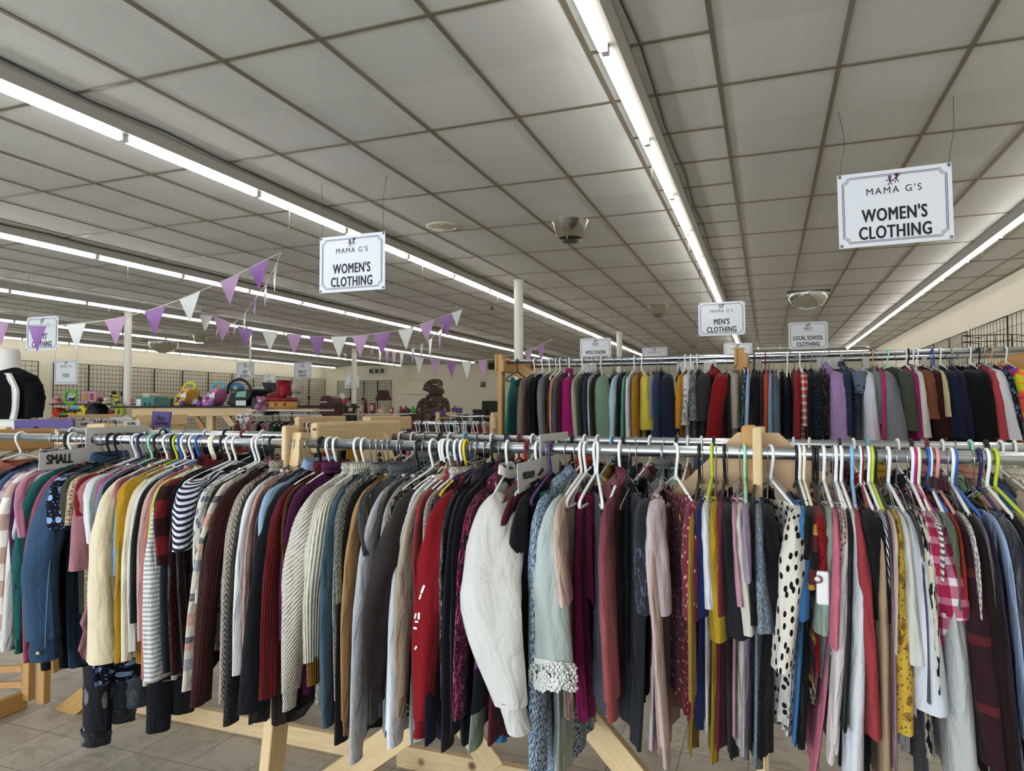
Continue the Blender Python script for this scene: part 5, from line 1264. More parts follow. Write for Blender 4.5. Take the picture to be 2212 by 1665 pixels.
# ------------------------------------------------------------------ wire grid walls
m_grid = simple('grid_black', '#1b1a19', .45, .3)
def gridwall(A, B, z0, z1, lab, grp, nx=8, nz=14, knob=True, r=.006):
    """panel from A to B (floor plan points) between heights"""
    A, B = Vector(A), Vector(B); t = empty('wire_grid_panel', (A.x, A.y, z0), lab, 'wire grid', grp)
    f = MB(); P = lambda s, z: Vector((A.x+(B.x-A.x)*s, A.y+(B.y-A.y)*s, z))
    for s in (0, 1): f.tube([P(s, z0), P(s, z1)], r*2.1, 5)
    for z in (z0, z1): f.tube([P(0, z), P(1, z)], .009, 5)
    f.build('frame', m_grid, t)
    g = MB()
    for k in range(1, nx): g.tube([P(k/nx, z0), P(k/nx, z1)], r, 4, cap=False)
    for k in range(1, nz): g.tube([P(0, z0+(z1-z0)*k/nz), P(1, z0+(z1-z0)*k/nz)], r, 4, cap=False)
    g.build('wires', m_grid, t)
    if knob:
        n_ = Vector((B.y-A.y, A.x-B.x, 0)).normalized(); k = MB(); zz = z0+(z1-z0)*.62
        for s in (.0, .07): k.ball(P(.96+s*.4, zz)+n_*.03, (.05, .05, .05), 8, 6)
        k.build('joint_clamp', m_grid, t)
xs_l = XL+.05; yy = 9.2; i = 0
names = ['first', 'second', 'third', 'fourth', 'fifth', 'sixth', 'seventh', 'eighth', 'ninth', 'tenth', 'eleventh', 'twelfth', 'thirteenth', 'fourteenth', 'fifteenth']
edges = [(11.2, 12.75), (13.15, 14.2)] + [(14.2+1.12*k, 15.32+1.12*k) for k in range(10)]
for i, (a, b_) in enumerate(edges):
    gridwall((xs_l, a), (xs_l, b_-.02), .75, EYE+1.23, 'black wire grid panel on the left wall, %s from the left' % names[i], 'wire grids on the left wall', 9, 17)
xa, xb = at(729, 830, YB-.06).x, at(846, 830, YB-.06).x
for k in range(4):
    gridwall((xa+(xb-xa)*k/4, YB-.06), (xa+(xb-xa)*(k+1)/4-.02, YB-.06), .75, EYE+1.15, 'black wire grid panel on the back wall, %s from the left' % names[k], 'wire grids on the back wall', 8, 17)
for k, (a, b_) in enumerate(((9.0, 11.1), (11.1, 12.95), (13.1, 14.3), (14.3, 15.5), (15.5, 16.9))):
    gridwall((XR-.05, a), (XR-.05, b_-.03), .9, EYE+1.25, 'black wire grid panel on the right wall, %s from the right' % names[k], 'wire grids on the right wall', 12, 12, False, .0036)
bk = empty('wire_basket', (XR-.5, 12.3, EYE+.6), 'black wire bin standing out from the right wall grid', 'wire basket'); b = MB()
c0, c1 = at(2078, 725, 9.5), at(2186, 722, 9.5); hb = .20
for k in range(3): b.tube([c0-Vector((0, 0, k*.075)), c1-Vector((0, 0, k*.075))], .005, 4)
for k in range(7): q = c0.lerp(c1, k/6); b.tube([q, q-Vector((0, 0, .17))], .005 if k < 6 else .009, 4)
for k in range(3): b.tube([c1-Vector((0, 0, k*.075)), Vector((XR-.05, c1.y+.4, c1.z-k*.075))], .005, 4); b.tube([c0-Vector((0, 0, k*.075)), Vector((c0.x+.3, c0.y+.4, c0.z-k*.075))], .005, 4)
b.build('basket_wires', m_grid, bk)
# ------------------------------------------------------------------ back wall fittings
def vent(x0, y0, x1, y1, lab):
    A, B = at(x0, y0, YB-.03), at(x1, y1, YB-.03); t = empty('wall_vent', (A.x, YB, B.z), lab, 'vent', 'three square wall vents in a row')
    MB().box(((A+B)/2).to_tuple(), (B.x-A.x, .04, A.z-B.z)).build('opening', simple('vent_dark', '#4a463f', .7), t)
    f = MB()
    for z in (A.z, B.z): f.box(((A.x+B.x)/2, YB-.055, z), (B.x-A.x+.08, .03, .05))
    for x in (A.x, B.x): f.box((x, YB-.055, (A.z+B.z)/2), (.05, .03, A.z-B.z))
    f.build('frame', M_wallR, t)
vent(797.5, 795.5, 808, 807.5, 'left square vent of three high on the back wall'); vent(809.5, 795.5, 820, 807.5, 'middle square vent of three high on the back wall'); vent(821.5, 795, 832, 807, 'right square vent of three high on the back wall')
p0 = at(1043, 830, YB-.05); t = empty('wall_alarm', p0, 'small black and yellow box mounted on the back wall', 'alarm box')
MB().box(p0, (.17, .08, .20)).build('case', m_dark, t); MB().box(p0+Vector((0, -.05, .02)), (.11, .02, .11)).build('cover', simple('alarm_yellow', '#b78a1a', .5), t)
p0 = at(1062, 791, YB-.1); t = empty('wall_speaker', p0, 'black square speaker high on the back wall left of the tall rack', 'speaker'); MB().box(p0, (.22, .14, .27)).build('cabinet', simple('speaker_black', '#141416', .6), t, .01)
MB().lathe((0, 0, 0), [(.07, 0), (.05, .01), (.001, .012)], 16).build('cone', m_dark, None); o = bpy.data.objects['cone'] if 'cone' in bpy.data.objects and bpy.data.objects['cone'].parent is None else [q for q in bpy.data.objects if q.name.startswith('cone') and q.parent is None][0]
o.parent = t; o.location = (0, -.085, 0); o.rotation_euler = (PI/2, 0, 0); o.name = 'speaker_cone'
A, B = at(870, 848, YB-.04), at(925, 850, YB-.04); t = empty('wall_rail', A, 'thin cream rail on the back wall left of the camouflage jacket', 'rail'); MB().box((A+B)/2, (B.x-A.x, .05, .05)).build('rail', M_wallR, t)
m_blk = simple('cabinet_black', '#121214', .4)
A, B = at(1047, 866, 22), at(1078, 905, 22); t = empty('black_cabinet', ((A.x+B.x)/2, 22, 0), 'black stepped cabinet against the back wall left of the tall rack', 'cabinet')
MB().box(((A.x+B.x)/2, 22, A.z/2), (B.x-A.x, .5, A.z)).build('tall_unit', m_blk, t, .01); C2 = at(1038, 884, 22)
MB().box((C2.x+.1, 21.9, C2.z/2), (.5, .5, C2.z)).build('low_unit', m_blk, t, .01)
# ------------------------------------------------------------------ things as small solids
def thing(name, lab, cat, px, py, Y, group=None):
    return empty(name, at(px, py, Y), lab, cat, group)
def S(h, r=.5, m=0): return simple('c_'+h+str(r), '#'+h, r, m)
def pbox(t, nm, x0, y0, x1, y1, Y, d, m, bev=.01):
    A, B = at(x0, y0, Y), at(x1, y1, Y); return MB().box(((A.x+B.x)/2, Y+d/2, (A.z+B.z)/2), (abs(B.x-A.x), d, abs(A.z-B.z))).build(nm, m, t, bev)
def pball(t, nm, x, y, rx, ry, Y, m, dy=None):
    p = at(x, y, Y); k = mpp(p); return MB().ball(p, (rx*k, (dy if dy else rx)*k, ry*k), 16, 10).build(nm, m, t)
def ptube(t, nm, pts, Y, r, m, n=8):
    return MB().tube(crv([at(x, y, Y) for x, y in pts], 20), r, n).build(nm, m, t)
def pprism(t, nm, pts, Y, d, m, bev=.005):
    return MB().prism([at(x, y, Y) for x, y in pts], (0, d, 0)).build(nm, m, t, bev)
# toy shelf: pine table with black top
TY = 8.6
shelf = thing('toy_shelf', 'long pine shelf unit carrying the ride-on toys and car seat', 'shelf', 400, 900, TY)
A, B = at(284, 884, TY), at(680, 884, TY)
pprism(shelf, 'front_rail', [(284, 882), (545, 880), (545, 897), (284, 901)], TY, .05, m_pine); pprism(shelf, 'front_rail', [(640, 878), (684, 877), (684, 888), (640, 889)], TY+1.2, .05, m_pine)
MB().box(((A.x+B.x)/2-.2, TY+.55, at(400, 880, TY).z+.01), (B.x-A.x+.5, 1.15, .03)).build('top', simple('shelf_black', '#18181a', .6), shelf)
for x0 in (377, 445): pprism(shelf, 'leg', [(x0, 898), (x0+14, 898), (x0+14, 1181), (x0, 1183)], TY+.06, .08, m_pine)
pprism(shelf, 'brace', [(416, 899), (426, 899), (450, 935), (445, 945)], TY+.07, .04, m_pine2); pprism(shelf, 'brace', [(478, 898), (494, 898), (508, 918), (496, 922)], TY+.03, .04, m_pine)
ST = 878                                         # pixel row of the shelf top
t = thing('toy_set_box', 'teal toy box with a printed picture on the pine shelf', 'box', 310, ST, TY)
pbox(t, 'carton', 292, 858, 332, 880, TY+.05, .3, S('3f7d78')); pbox(t, 'carton_side', 332, 860, 368, 880, TY+.06, .28, S('2d5247')); pbox(t, 'price_label', 294, 862, 304, 878, TY+.04, .01, S('d8d8d4'))
for x in (314, 324): pball(t, 'printed_scooter', x, 873, 4, 5, TY+.055, S('15181a'), 1)
t = thing('dollhouse', 'small cream house toy with a pitched roof behind the teal box', 'toy', 315, 857, TY+.3); pprism(t, 'roof', [(306, 855), (311, 849), (318, 848), (324, 855)], TY+.3, .2, S('bdb9a0')); pbox(t, 'house_walls', 308, 855, 322, 861, TY+.32, .16, S('d4d1c4'))
def walker(x, c1_, c2_, c3_, hc, lab):
    t = thing('push_walker', lab, 'toy', x, ST, TY)
    pprism(t, 'body', [(x-22, 872), (x-8, 850), (x+8, 838), (x+18, 840), (x+10, 862), (x+2, 876), (x-20, 878)], TY+.12, .28, S(c1_, .4), .02)
    ptube(t, 'handle', [(x+4, 842), (x+12, 830), (x+24, 827), (x+32, 833), (x+28, 842)], TY+.25, .022, S(hc, .4))
    for dx in (-22, 4): 
        p = at(x+dx, 872, TY+.10); MB().ball(p+Vector((0, 0, .0)), (.05, .04, .05), 18, 10).build('wheel', S(c2_, .4), t)
    for k, (dx, dy) in enumerate(((-10, 866), (-2, 856), (4, 848), (-6, 860))): pball(t, 'play_button', x+dx, dy, 3.2, 3.0, TY+.09, S((c3_, hc, 'c03a34', c2_)[k], .4))
    pprism(t, 'price_label', [(x, 848), (x+12, 847), (x+11, 859), (x-1, 858)], TY+.08, .004, S('dcdcda'))
    return t
walker(390, 'd0a548', '5a3579', '3f8fae', 'cfcf33', 'yellow baby push walker with a lime handle on the pine shelf')
walker(452, 'c878a4', '7a4b9c', 'dcd7de', '47a8b8', 'pink baby push walker with a turquoise handle on the pine shelf')
t = thing('toy_vehicle', 'dark blue and white toy between the two push walkers', 'toy', 420, ST, TY); pprism(t, 'side', [(405, 850), (412, 848), (432, 872), (424, 878), (405, 878)], TY+.35, .15, S('1d2f47')); pbox(t, 'basket', 413, 862, 424, 874, TY+.3, .05, S('cfd0cc'))
t = thing('infant_car_seat', 'black infant car seat with a mint panel and raised carry handle', 'car seat', 515, ST, TY)
pprism(t, 'shell', [(487, 872), (500, 848), (516, 842), (546, 840), (538, 862), (524, 874), (498, 878)], TY+.12, .42, S('141416'), .03)
pprism(t, 'panel', [(512, 846), (532, 844), (530, 858), (508, 858)], TY+.108, .02, S('76aaa0'), .004)
ptube(t, 'carry_handle', [(492, 850), (494, 832), (508, 821), (524, 820), (538, 832), (544, 848)], TY+.35, .022, S('1a1a1c')); pball(t, 'sun_canopy', 512, 836, 16, 10, TY+.5, S('3f7fa8')); pball(t, 'head_cushion', 509, 838, 5, 6, TY+.42, S('c9a83a'))
pbox(t, 'price_label', 509, 865, 531, 876, TY+.08, .005, S('d9d9d6'))
t = thing('baby_bassinet', 'grey and black folded bassinet behind the infant car seat', 'bassinet', 558, ST, TY+.7)
pprism(t, 'basket', [(536, 842), (574, 838), (580, 872), (540, 878)], TY+.7, .4, S('9fa09c'), .02); pprism(t, 'canopy', [(564, 826), (588, 826), (592, 850), (574, 848)], TY+.65, .3, S('151518'), .02)
ptube(t, 'rail', [(534, 846), (555, 838), (578, 838)], TY+.68, .015, S('c9c8c2'))
# white shelf board with the boot, heart box and bear
BY = 7.9
t = thing('display_board', 'white shelf board under the red sequin boot and heart box', 'shelf board', 600, 888, BY); pbox(t, 'board', 533, 884.5, 676, 888, BY, .5, S('d5d3cc', .4), .004)
pprism(t, 'bracket', [(568, 888), (573, 888), (573, 897), (568, 897)], BY+.1, .3, m_dark)
t = thing('heart_box', 'round tan hat box with a red lid and painted red hearts', 'box', 608, 884, BY)
p = at(608, 884, BY+.22); k = mpp(p); MB().lathe(p, [(33*k, 0), (33*k, 18*k)], 32).build('box_side', S('b98a4c', .5), t); MB().lathe(p+Vector((0, 0, 17.5*k)), [(35*k, 0), (35*k, 6*k), (30*k, 8*k), (.001, 8.5*k)], 32).build('lid', S('7d1018', .4), t)
for a in (-1.9, -1.25, -.7):
    q = p+Vector((33.3*k*math.cos(a), 33.3*k*math.sin(a), 10*k)); u_ = Vector((-math.sin(a), math.cos(a), 0)); b = MB()
    b.prism([q+u_*(x*k)+Vector((0, 0, y*k)) for x, y in ((0, -4), (3.5, 0), (4, 2.4), (2, 4), (0, 2.2), (-2, 4), (-4, 2.4), (-3.5, 0))], Vector((math.cos(a), math.sin(a), 0))*.004); b.build('painted_heart', S('8f1620', .5), t)
t = thing('sequin_boot', 'red sequin ankle boot standing on the heart box lid', 'boot', 610, 858, BY+.2); m_seq = fabric('sparkle:#8a0a18:#e05060'); m_seq.node_tree.nodes['Principled BSDF'].inputs['Metallic'].default_value = .5
p = at(606, 858, BY+.22); b = MB()
b.lathe(p+Vector((9*k, 0, 3*k)), [(15*k, 0), (16*k, 8*k), (15*k, 20*k), (16.5*k, 33*k), (13*k, 33*k), (12*k, 24*k)], 20, cap=False); b.build('shaft', m_seq, t)
b = MB(); b.tube(crv([p+Vector((15*k, 0, 7*k)), p+Vector((0, 0, 7*k)), p+Vector((-18*k, -.01, 5*k)), p+Vector((-34*k, -.02, 2.5*k))], 14), [13*k]*1+[12*k]*4+[11*k]*4+[9*k]*3+[6*k, 4*k, 2.5*k], 12) if False else b.ball(p+Vector((-10*k, 0, 3*k)), (26*k, 11*k, 9*k), 20, 12); b.build('foot', m_seq, t)
t = thing('pink_teddy_bear', 'small pink plush bear with a purple heart beside the heart box', 'plush toy', 562, 884, BY-.1); mp_ = fabric('fuzzy:#c987a8')
pball(t, 'torso', 562, 878, 11, 9, BY-.05, mp_); pball(t, 'head', 563, 864, 8, 8, BY-.05, mp_); pball(t, 'ear', 557, 858, 3, 3, BY-.05, mp_); pball(t, 'ear', 570, 858, 3, 3, BY-.05, mp_); pball(t, 'leg', 554, 882, 5, 4, BY-.12, mp_); pball(t, 'leg', 571, 882, 5, 4, BY-.12, mp_)
pprism(t, 'heart', [(557, 872), (562, 881), (568, 872), (565, 869), (562, 872), (559, 869)], BY-.22, .02, S('4a2560')); pball(t, 'snout', 561, 866, 3.5, 3, BY-.2, S('d9c6cc'))
t = thing('white_plush_toy', 'large white plush animal with ears right of the red boot', 'plush toy', 642, 876, BY+.6); mw_ = fabric('fuzzy:#c9c0b4')
pball(t, 'head', 642, 838, 14, 13, BY+.8, mw_); pball(t, 'body', 640, 862, 11, 14, BY+.8, mw_); pball(t, 'ear', 634, 824, 3, 4, BY+.8, mw_); pball(t, 'ear', 645, 826, 3, 4, BY+.8, mw_); pball(t, 'snout', 648, 844, 5, 4, BY+.6, mw_)
t = thing('purple_lantern', 'dark purple cylinder lantern left of the pink bear', 'lantern', 553, 884, BY+.3); p = at(553, 884, BY+.3); p.z = at(553, 884.5, BY).z; MB().lathe(p, [(.06, 0), (.065, .02), (.06, .14), (.045, .17), (.02, .18)], 16).build('lantern_body', S('2b2236'), t)
# mailbox, cards, table and lamp near the back wall
MY = 13.5
t = thing('mailbox', 'dark red wooden mailbox with a rounded top beside the valentine cards', 'mailbox', 705, 905, MY)
pprism(t, 'cabinet', [(690, 905), (690, 866), (694, 858), (702, 854), (712, 855), (720, 861), (722, 868), (722, 905)], MY, .35, S('43181a', .4), .01); A_ = at(694, 904, MY); B_ = at(719, 904, MY); MB().box(((A_.x+B_.x)/2, MY+.2, A_.z/2), (B_.x-A_.x, .28, A_.z)).build('stand', m_dark, t); pbox(t, 'slot_label', 690.5, 867, 706, 869.5, MY-.02, .02, S('cfcac4'))
t = thing('card_stand', 'dark stepped stand holding the valentine cards beside the mailbox', 'display stand', 745, 905, MY+1.4)
for q in range(3): A_ = at(724+q*4, 892-q*10, MY+1.35+.12*q); B_ = at(768, 892-q*10, MY+1.35+.12*q); MB().box(((A_.x+B_.x)/2, A_.y, A_.z/2), (B_.x-A_.x, .11, A_.z)).build('step', m_dark, t)
for i, (x, y, w_, h_, a, c) in enumerate(((727, 858, 11, 9, .5, 'c9b9a8'), (740, 855, 9, 12, -.4, 'd6cfc8'), (735, 868, 10, 11, .6, '6d4a2a'), (747, 866, 10, 10, -.3, '9c2a34'), (753, 874, 9, 11, -.3, 'b88a8c'), (742, 880, 10, 9, .4, '8b2029'), (757, 884, 9, 8, 0, 'c7b4ae'))):
    t = thing('valentine_card', ['cream', 'white folded', 'brown heart', 'red heart', 'pale pink', 'dark red', 'beige'][i]+' valentine card in the display between mailbox and column', 'card', x, y, MY+1)
    p = at(x, y, MY+1.28+.01*i); k = mpp(p); MB().box(p, (w_*k, .03, h_*k), Matrix.Rotation(a, 3, 'Y')).build('card', S(c), t)
t = thing('display_table', 'dark legged table with a pale top holding valentine gifts', 'table', 800, 896, MY+1)
pbox(t, 'tabletop', 738, 893.5, 852, 896.5, MY+.8, 1.0, S('cbc6b8', .4), .005)
for x in (752, 845): A_ = at(x, 896, MY+.9); MB().box((A_.x, MY+.93, A_.z/2), (.05, .05, A_.z)).build('leg', m_dark, t)
t = thing('table_lamp', 'table lamp with a dark red tapered shade on the display table', 'lamp', 828, 893, MY+1.5)
p = at(828, 864, MY+1.5); k = mpp(p); MB().lathe(p, [(17*k, 0), (11*k, 21*k)], 24, cap=False).build('lamp_shade', S('3a1013', .7), t); pb = at(828, 893, MY+1.5); MB().lathe(pb, [(5*k, 0), (4*k, 3*k), (1.6*k, 18*k), (1.2*k, 30*k)], 14).build('lamp_base', S('b9ab94', .4), t)
for i, (nm, lab, x, y0, y1, w_, c) in enumerate((('gift_box', 'red gift box on the display table left of the lamp', 805, 870, 893, 11, '7a1c2a'), ('valentine_tree', 'red spotted cone tree on the display table', 790, 858, 893, 8, '6a1a20'), ('picture_frame', 'white picture frame with a red figure on the table', 779, 875, 893, 12, 'cfc6c0'), ('mug', 'small dark red mug on the display table', 807, 886, 894, 7, '5d1420'), ('tan_gift_box', 'tan square gift box at the lamp foot', 825, 882, 894, 16, 'b79a68'), ('tray', 'flat red tray at the left of the display table', 785, 888, 894, 14, '8f1c26'), ('basket', 'small wicker basket beside the column on the table', 772, 885, 894, 8, '9c7a48'), ('red_gift_bag', 'red and white gift bag at the table right end', 846, 880, 894, 8, '9b3038'))):
    t = thing(nm, lab, nm.replace('_', ' ').replace('tan ', '').replace('red ', ''), x, y1, MY+1)
    p = at(x, y1, MY+1.1); k = mpp(p); h_ = (y1-y0)*k; w2 = w_*k/2
    prof = [(w2*1.25, 0), (w2*.8, h_*.5), (w2*.08, h_)] if nm == 'valentine_tree' else [(w2*.8, 0), (w2, h_*.3), (w2, h_)] if nm in ('mug', 'basket') else None
    if prof: MB().lathe(p, prof, 18).build('body', fabric('tiny:#%s:#d8c8c0' % c) if nm == 'valentine_tree' else S(c), t)
    else: MB().box(p+Vector((0, 0, h_/2)), (w2*2, w2*1.4, h_)).build('body', S(c), t, .006); MB().box(p+Vector((0, -w2*.7-.004, h_*.55)), (w2*1.2, .008, h_*.5)).build('front_panel', S('c9b9ae'), t, .002)
# red and pink jackets of the kids' rack, camouflage jacket on a stand
JY = 10.8
m_camo = fabric('camobig:#6d5646:#2c211c:#b39d8c')
t = thing('camouflage_jacket', 'brown camouflage hooded jacket on a stand in front of the back wall', 'jacket', 940, 905, JY)
p = at(938, 910, JY); k = mpp(p); MB().lathe((p.x, p.y, 0), [(.22, 0), (.22, .02), (.02, .04), (.02, p.z)], 14).build('stand', m_dark, t); b = MB(); b.lathe(p, [(30*k, -20*k), (30*k, 15*k), (27*k, 38*k), (19*k, 56*k), (9*k, 62*k)], 24, 1, .55); b.build('body', m_camo, t)
for s in (-1, 1): b = MB(); add_sleeve(b, [p+Vector((s*19*k, 0, 52*k)), p+Vector((s*29*k, -.03, 36*k)), p+Vector((s*32*k, -.06, 0)), p+Vector((s*31*k, -.08, -22*k))], [9*k, 9*k, 7*k], [.07, .07, .05], 3); b.build('sleeve', m_camo, t)
b = MB(); b.ball(p+Vector((4*k, -.05, 68*k)), (23*k, 15*k, 11*k), 18, 12, Matrix.Rotation(.25, 3, 'Y')); b.build('hood', m_camo, t)
b = MB(); b.tube(crv([p+Vector((-17*k, -.1, 66*k)), p+Vector((-12*k, -.08, 80*k)), p+Vector((2*k, -.08, 86*k)), p+Vector((18*k, -.08, 84*k)), p+Vector((21*k, -.12, 74*k))], 16), 5.5*k, 8); b.build('hood_trim', m_camo, t)
for x, y, lab, c in ((946, 893, 'purple folded bag right of the camouflage jacket hem', '43306a'), (985, 887, 'small purple bag on the table behind the distant rack', '4a3a78')): YY_ = 9.78 if x < 960 else 15.1; t = thing('purple_bag', lab, 'bag', x, y, YY_); pbox(t, 'bag', x-10, y-6, x+10, y+5, YY_, .12, S(c)); ptube(t, 'strap', [(x-6, y-6), (x, y-10), (x+6, y-6)], YY_, .006, S(c))
for i, (x, y, lab, c) in enumerate(((895, 880, 'green toy lizard on the far counter', '3a9a3a'), (865, 882, 'white crumpled gift tissue on the far counter', 'c2c0ba'), (905, 888, 'orange and red snack boxes on the far counter', 'b9602a'), (868, 898, 'red striped candle jars on the far counter', '8b2a2e'), (985, 884, 'yellow and red toys on the far counter', 'b98a2c'), (880, 884, 'dark grey box on the far counter', '3d3c3a'))):
    t = thing('counter_item', lab, 'ornament', x, y+6, 15); pball(t, 'body', x, 887, 8, 6, 15.2, S(c)); pball(t, 'upper_piece', x-3, 880, 3, 3, 15.2, S(c))
t = thing('far_counter', 'pale topped counter in front of the back wall', 'counter', 880, 895, 15); pbox(t, 'countertop', 855, 892, 995, 895, 15.0, .8, S('bdb7a6', .5)); pbox(t, 'counter_base', 858, 895, 990, 1044, 15.1, .6, m_dark)
# ------------------------------------------------------------------ kids' racks and the left background
KY, KZ = 8.2, EYE-.085
m_white = simple('white_tube', '#dcdad4', .35)
kr = thing('kids_rack', 'white tube rack of small children\'s clothes below the heart box', 'clothing rack', 600, 896, KY)
A, B = at(512, 896, KY), at(694, 893, KY); KZ = A.z
MB().tube([A, Vector((B.x, KY, KZ))], .014, 12).build('rail', m_white, kr)
for x in (A.x, B.x): MB().tube([(x, KY, KZ), (x, KY, .02)], .014, 10).build('upright', m_white, kr)
MB().box((A.x, KY, .015), (.05, .6, .03)).build('foot', m_white, kr); MB().box((B.x, KY, .015), (.05, .6, .03)).build('foot', m_white, kr)
kc = ['d9cfd0', '2b2430', 'cfc5bd', '1c1c20', 'b56a80', 'c08a98', '1f7a4a', '1a3a2e', '26282c', '1e2430', '5a5660', 'c48f9a', '33302f', '3a4438', '6d5560']
kn = ['white printed', 'dark plum', 'pale beige', 'black', 'rose pink', 'light pink', 'bright green', 'dark green', 'charcoal', 'navy', 'grey', 'blush', 'black and white', 'olive', 'mauve']
for i in range(15):
    x = A.x+.30+(B.x-A.x-.32)*i/15
    garment('kids_dress', '%s small child\'s dress on the white tube rack' % kn[i], 'dress', 'plain:#'+kc[i] if i not in (0, 12) else 'floral:#%s:#57506e:#b08a90' % kc[i], 'LN', x, KY, KZ, rnd.uniform(-.1, .1), .46, ([Vector((x, KY-.11, KZ-.11)), Vector((x+.01, KY-.15, KZ-.16)), Vector((x+.01, KY-.17, KZ-.26))], [.03, .03], [.03, .03]), thk=.06, seed=400+i, lod=0, hw=.62)
    hanger('wwwxwwkwwrwwwow'[i], x, KY, KZ, 0, '%s hanger holding the %s small dress on the tube rack' % (hname('wwwxwwkwwrwwwow'[i]), kn[i]), 'hangers on the white tube rack', .014)
for i, (x, lab, c) in enumerate(((505, 'dark red small jacket at the left end of the tube rack', '5d1620'), (520, 'salmon pink small jacket at the left end of the tube rack', 'b06a70'))):
    p = at(x+8, 905, KY-.5); garment('kids_jacket', lab, 'jacket', 'plain:#'+c, 'LC', p.x, KY-.5+.1*i, KZ-.02, .9, .5, None, thk=.06, seed=450+i, lod=0)
    hanger('r' if i == 0 else 'o', p.x, KY-.5+.1*i, KZ-.02, .9, '%s hanger holding the %s' % (hname('r' if i == 0 else 'o'), lab.split(' at ')[0]), 'hangers on the white tube rack', .014)
for i, (x, y) in enumerate(((519, 904), (534, 902))):
    t = thing('toy_mask', ['white face shaped bib with printed eyes left of the tube rack', 'second white printed bib nearer the tube rack'][i], 'bib', x, y, KY-.04); pball(t, 'bib', x, y, 9, 11, KY-.04, S('cfccd2', .5), 3); pball(t, 'printed_eye', x-3, y-3, 2, 2, KY-.10, S('30303a')); pball(t, 'printed_eye', x+4, y-3, 2, 2, KY-.10, S('30303a'))
# distant low racks behind the near rack
def far_rack(x0, x1, ypx, Y, n, lab, seed, gl, codes, skip=()):
    A = at(x0, ypx, Y); B = at(x1, ypx, Y); Z = A.z
    t = empty('low_rack', (A.x, Y, 0), lab, 'clothing rack')
    MB().tube([(A.x, Y, Z), (B.x, Y, Z)], .0175, 12).build('rail', m_rod, t)
    for x in (A.x, B.x):
        MB().box((x, Y, (Z+.06)/2), (.04, .09, Z+.06)).build('post', m_pine, t, .006); MB().box((x+.03, Y+.25, Z+.01), (.036, .65, .11)).build('crossbeam', m_pine, t, .01); MB().box((x, Y+.25, .07), (.04, .9, .14)).build('base_beam', m_pine, t, .004)
    r_ = random.Random(seed)
    for i in range(n):
        x = A.x+.06+(B.x-A.x-.12)*(i+.5)/n+r_.uniform(-.01, .01); cd = codes[i % len(codes)]; nm, h = rear_cols[(i*7+seed) % len(rear_cols)]
        cloth = ('floral:'+h[1:]) if h[0] == 'F' else ('denim:'+h[1:]) if h[0] == 'D' else 'plain:'+h
        garment('small_shirt', '%s top, %s from the left on the %s' % (nm, names2[i], gl), 'top', cloth, 'LN', x, Y, Z, r_.uniform(-.1, .1), .5, None, thk=.04, seed=seed+i, lod=0, hw=.8)
        hanger(cd, x, Y, Z, r_.uniform(-.1, .1), '%s hanger, %s from the left on the %s' % (hname(cd), names2[i], gl), 'hangers on the '+gl)
names2 = ['first', 'second', 'third', 'fourth', 'fifth', 'sixth', 'seventh', 'eighth', 'ninth', 'tenth', 'eleventh', 'twelfth', 'thirteenth', 'fourteenth', 'fifteenth', 'sixteenth', 'seventeenth', 'eighteenth', 'nineteenth', 'twentieth'] + ['twenty-'+x for x in ('first', 'second', 'third', 'fourth', 'fifth', 'sixth', 'seventh', 'eighth', 'ninth')] + ['thirtieth'] + ['thirty-'+x for x in ('first', 'second', 'third', 'fourth', 'fifth', 'sixth', 'seventh', 'eighth', 'ninth')]
far_rack(648, 800, 917, 4.6, 9, 'low pine rack with few hangers right behind the near rack post', 31, 'rack behind the pine post', 'wxxwxkxwx')
far_rack(792, 1066, 913, 5.7, 34, 'low pine rack crowded with white hangers left of the tall rack', 47, 'crowded low rack', 'kwnwwkwwxwwkrwwkwwxwwrwgwwkwwxwwkw')
far_rack(946, 1064, 899, 9.8, 12, 'distant low rack with wire hangers in front of the camouflage jacket', 61, 'distant wire hanger rack', 'xxwxxwxx')
# rack with baby clothes dividers at left
far_rack(158, 305, 908, 5.4, 20, 'low rack of baby clothes with white size dividers at left', 71, 'baby clothes rack', 'wwkwwbwwkwxwwpwwkwww')
def lb(x0, y0, x1, y1, Y, lab, txt=None, ts=.045):
    P = [at(x, y, Y) for x, y in ((x0, y0), (x1, y0), (x1, y1), (x0, y1))]; d = empty('size_divider', P[0], lab, 'size divider'); MB().prism(P, (0, .004, 0)).build('plate', S('cdcac2', .4), d, .003)
    if txt: put_text(txt, ts, at((x0+x1)/2, (y0+y1)/2, Y-.004), (PI/2, 0, 0), m_ink, d, 'lettering', .001, .75)
lb(163, 908, 200, 925, 5.2, 'white size divider lettered 3-6 MO on the baby clothes rack', '3-6 MO'); lb(266, 908, 302, 922, 5.2, 'white size divider lettered 0-3 MO on the baby clothes rack', '0-3 MO'); lb(236, 901, 284, 907, 5.35, 'blank white size divider on top of the baby clothes rack')
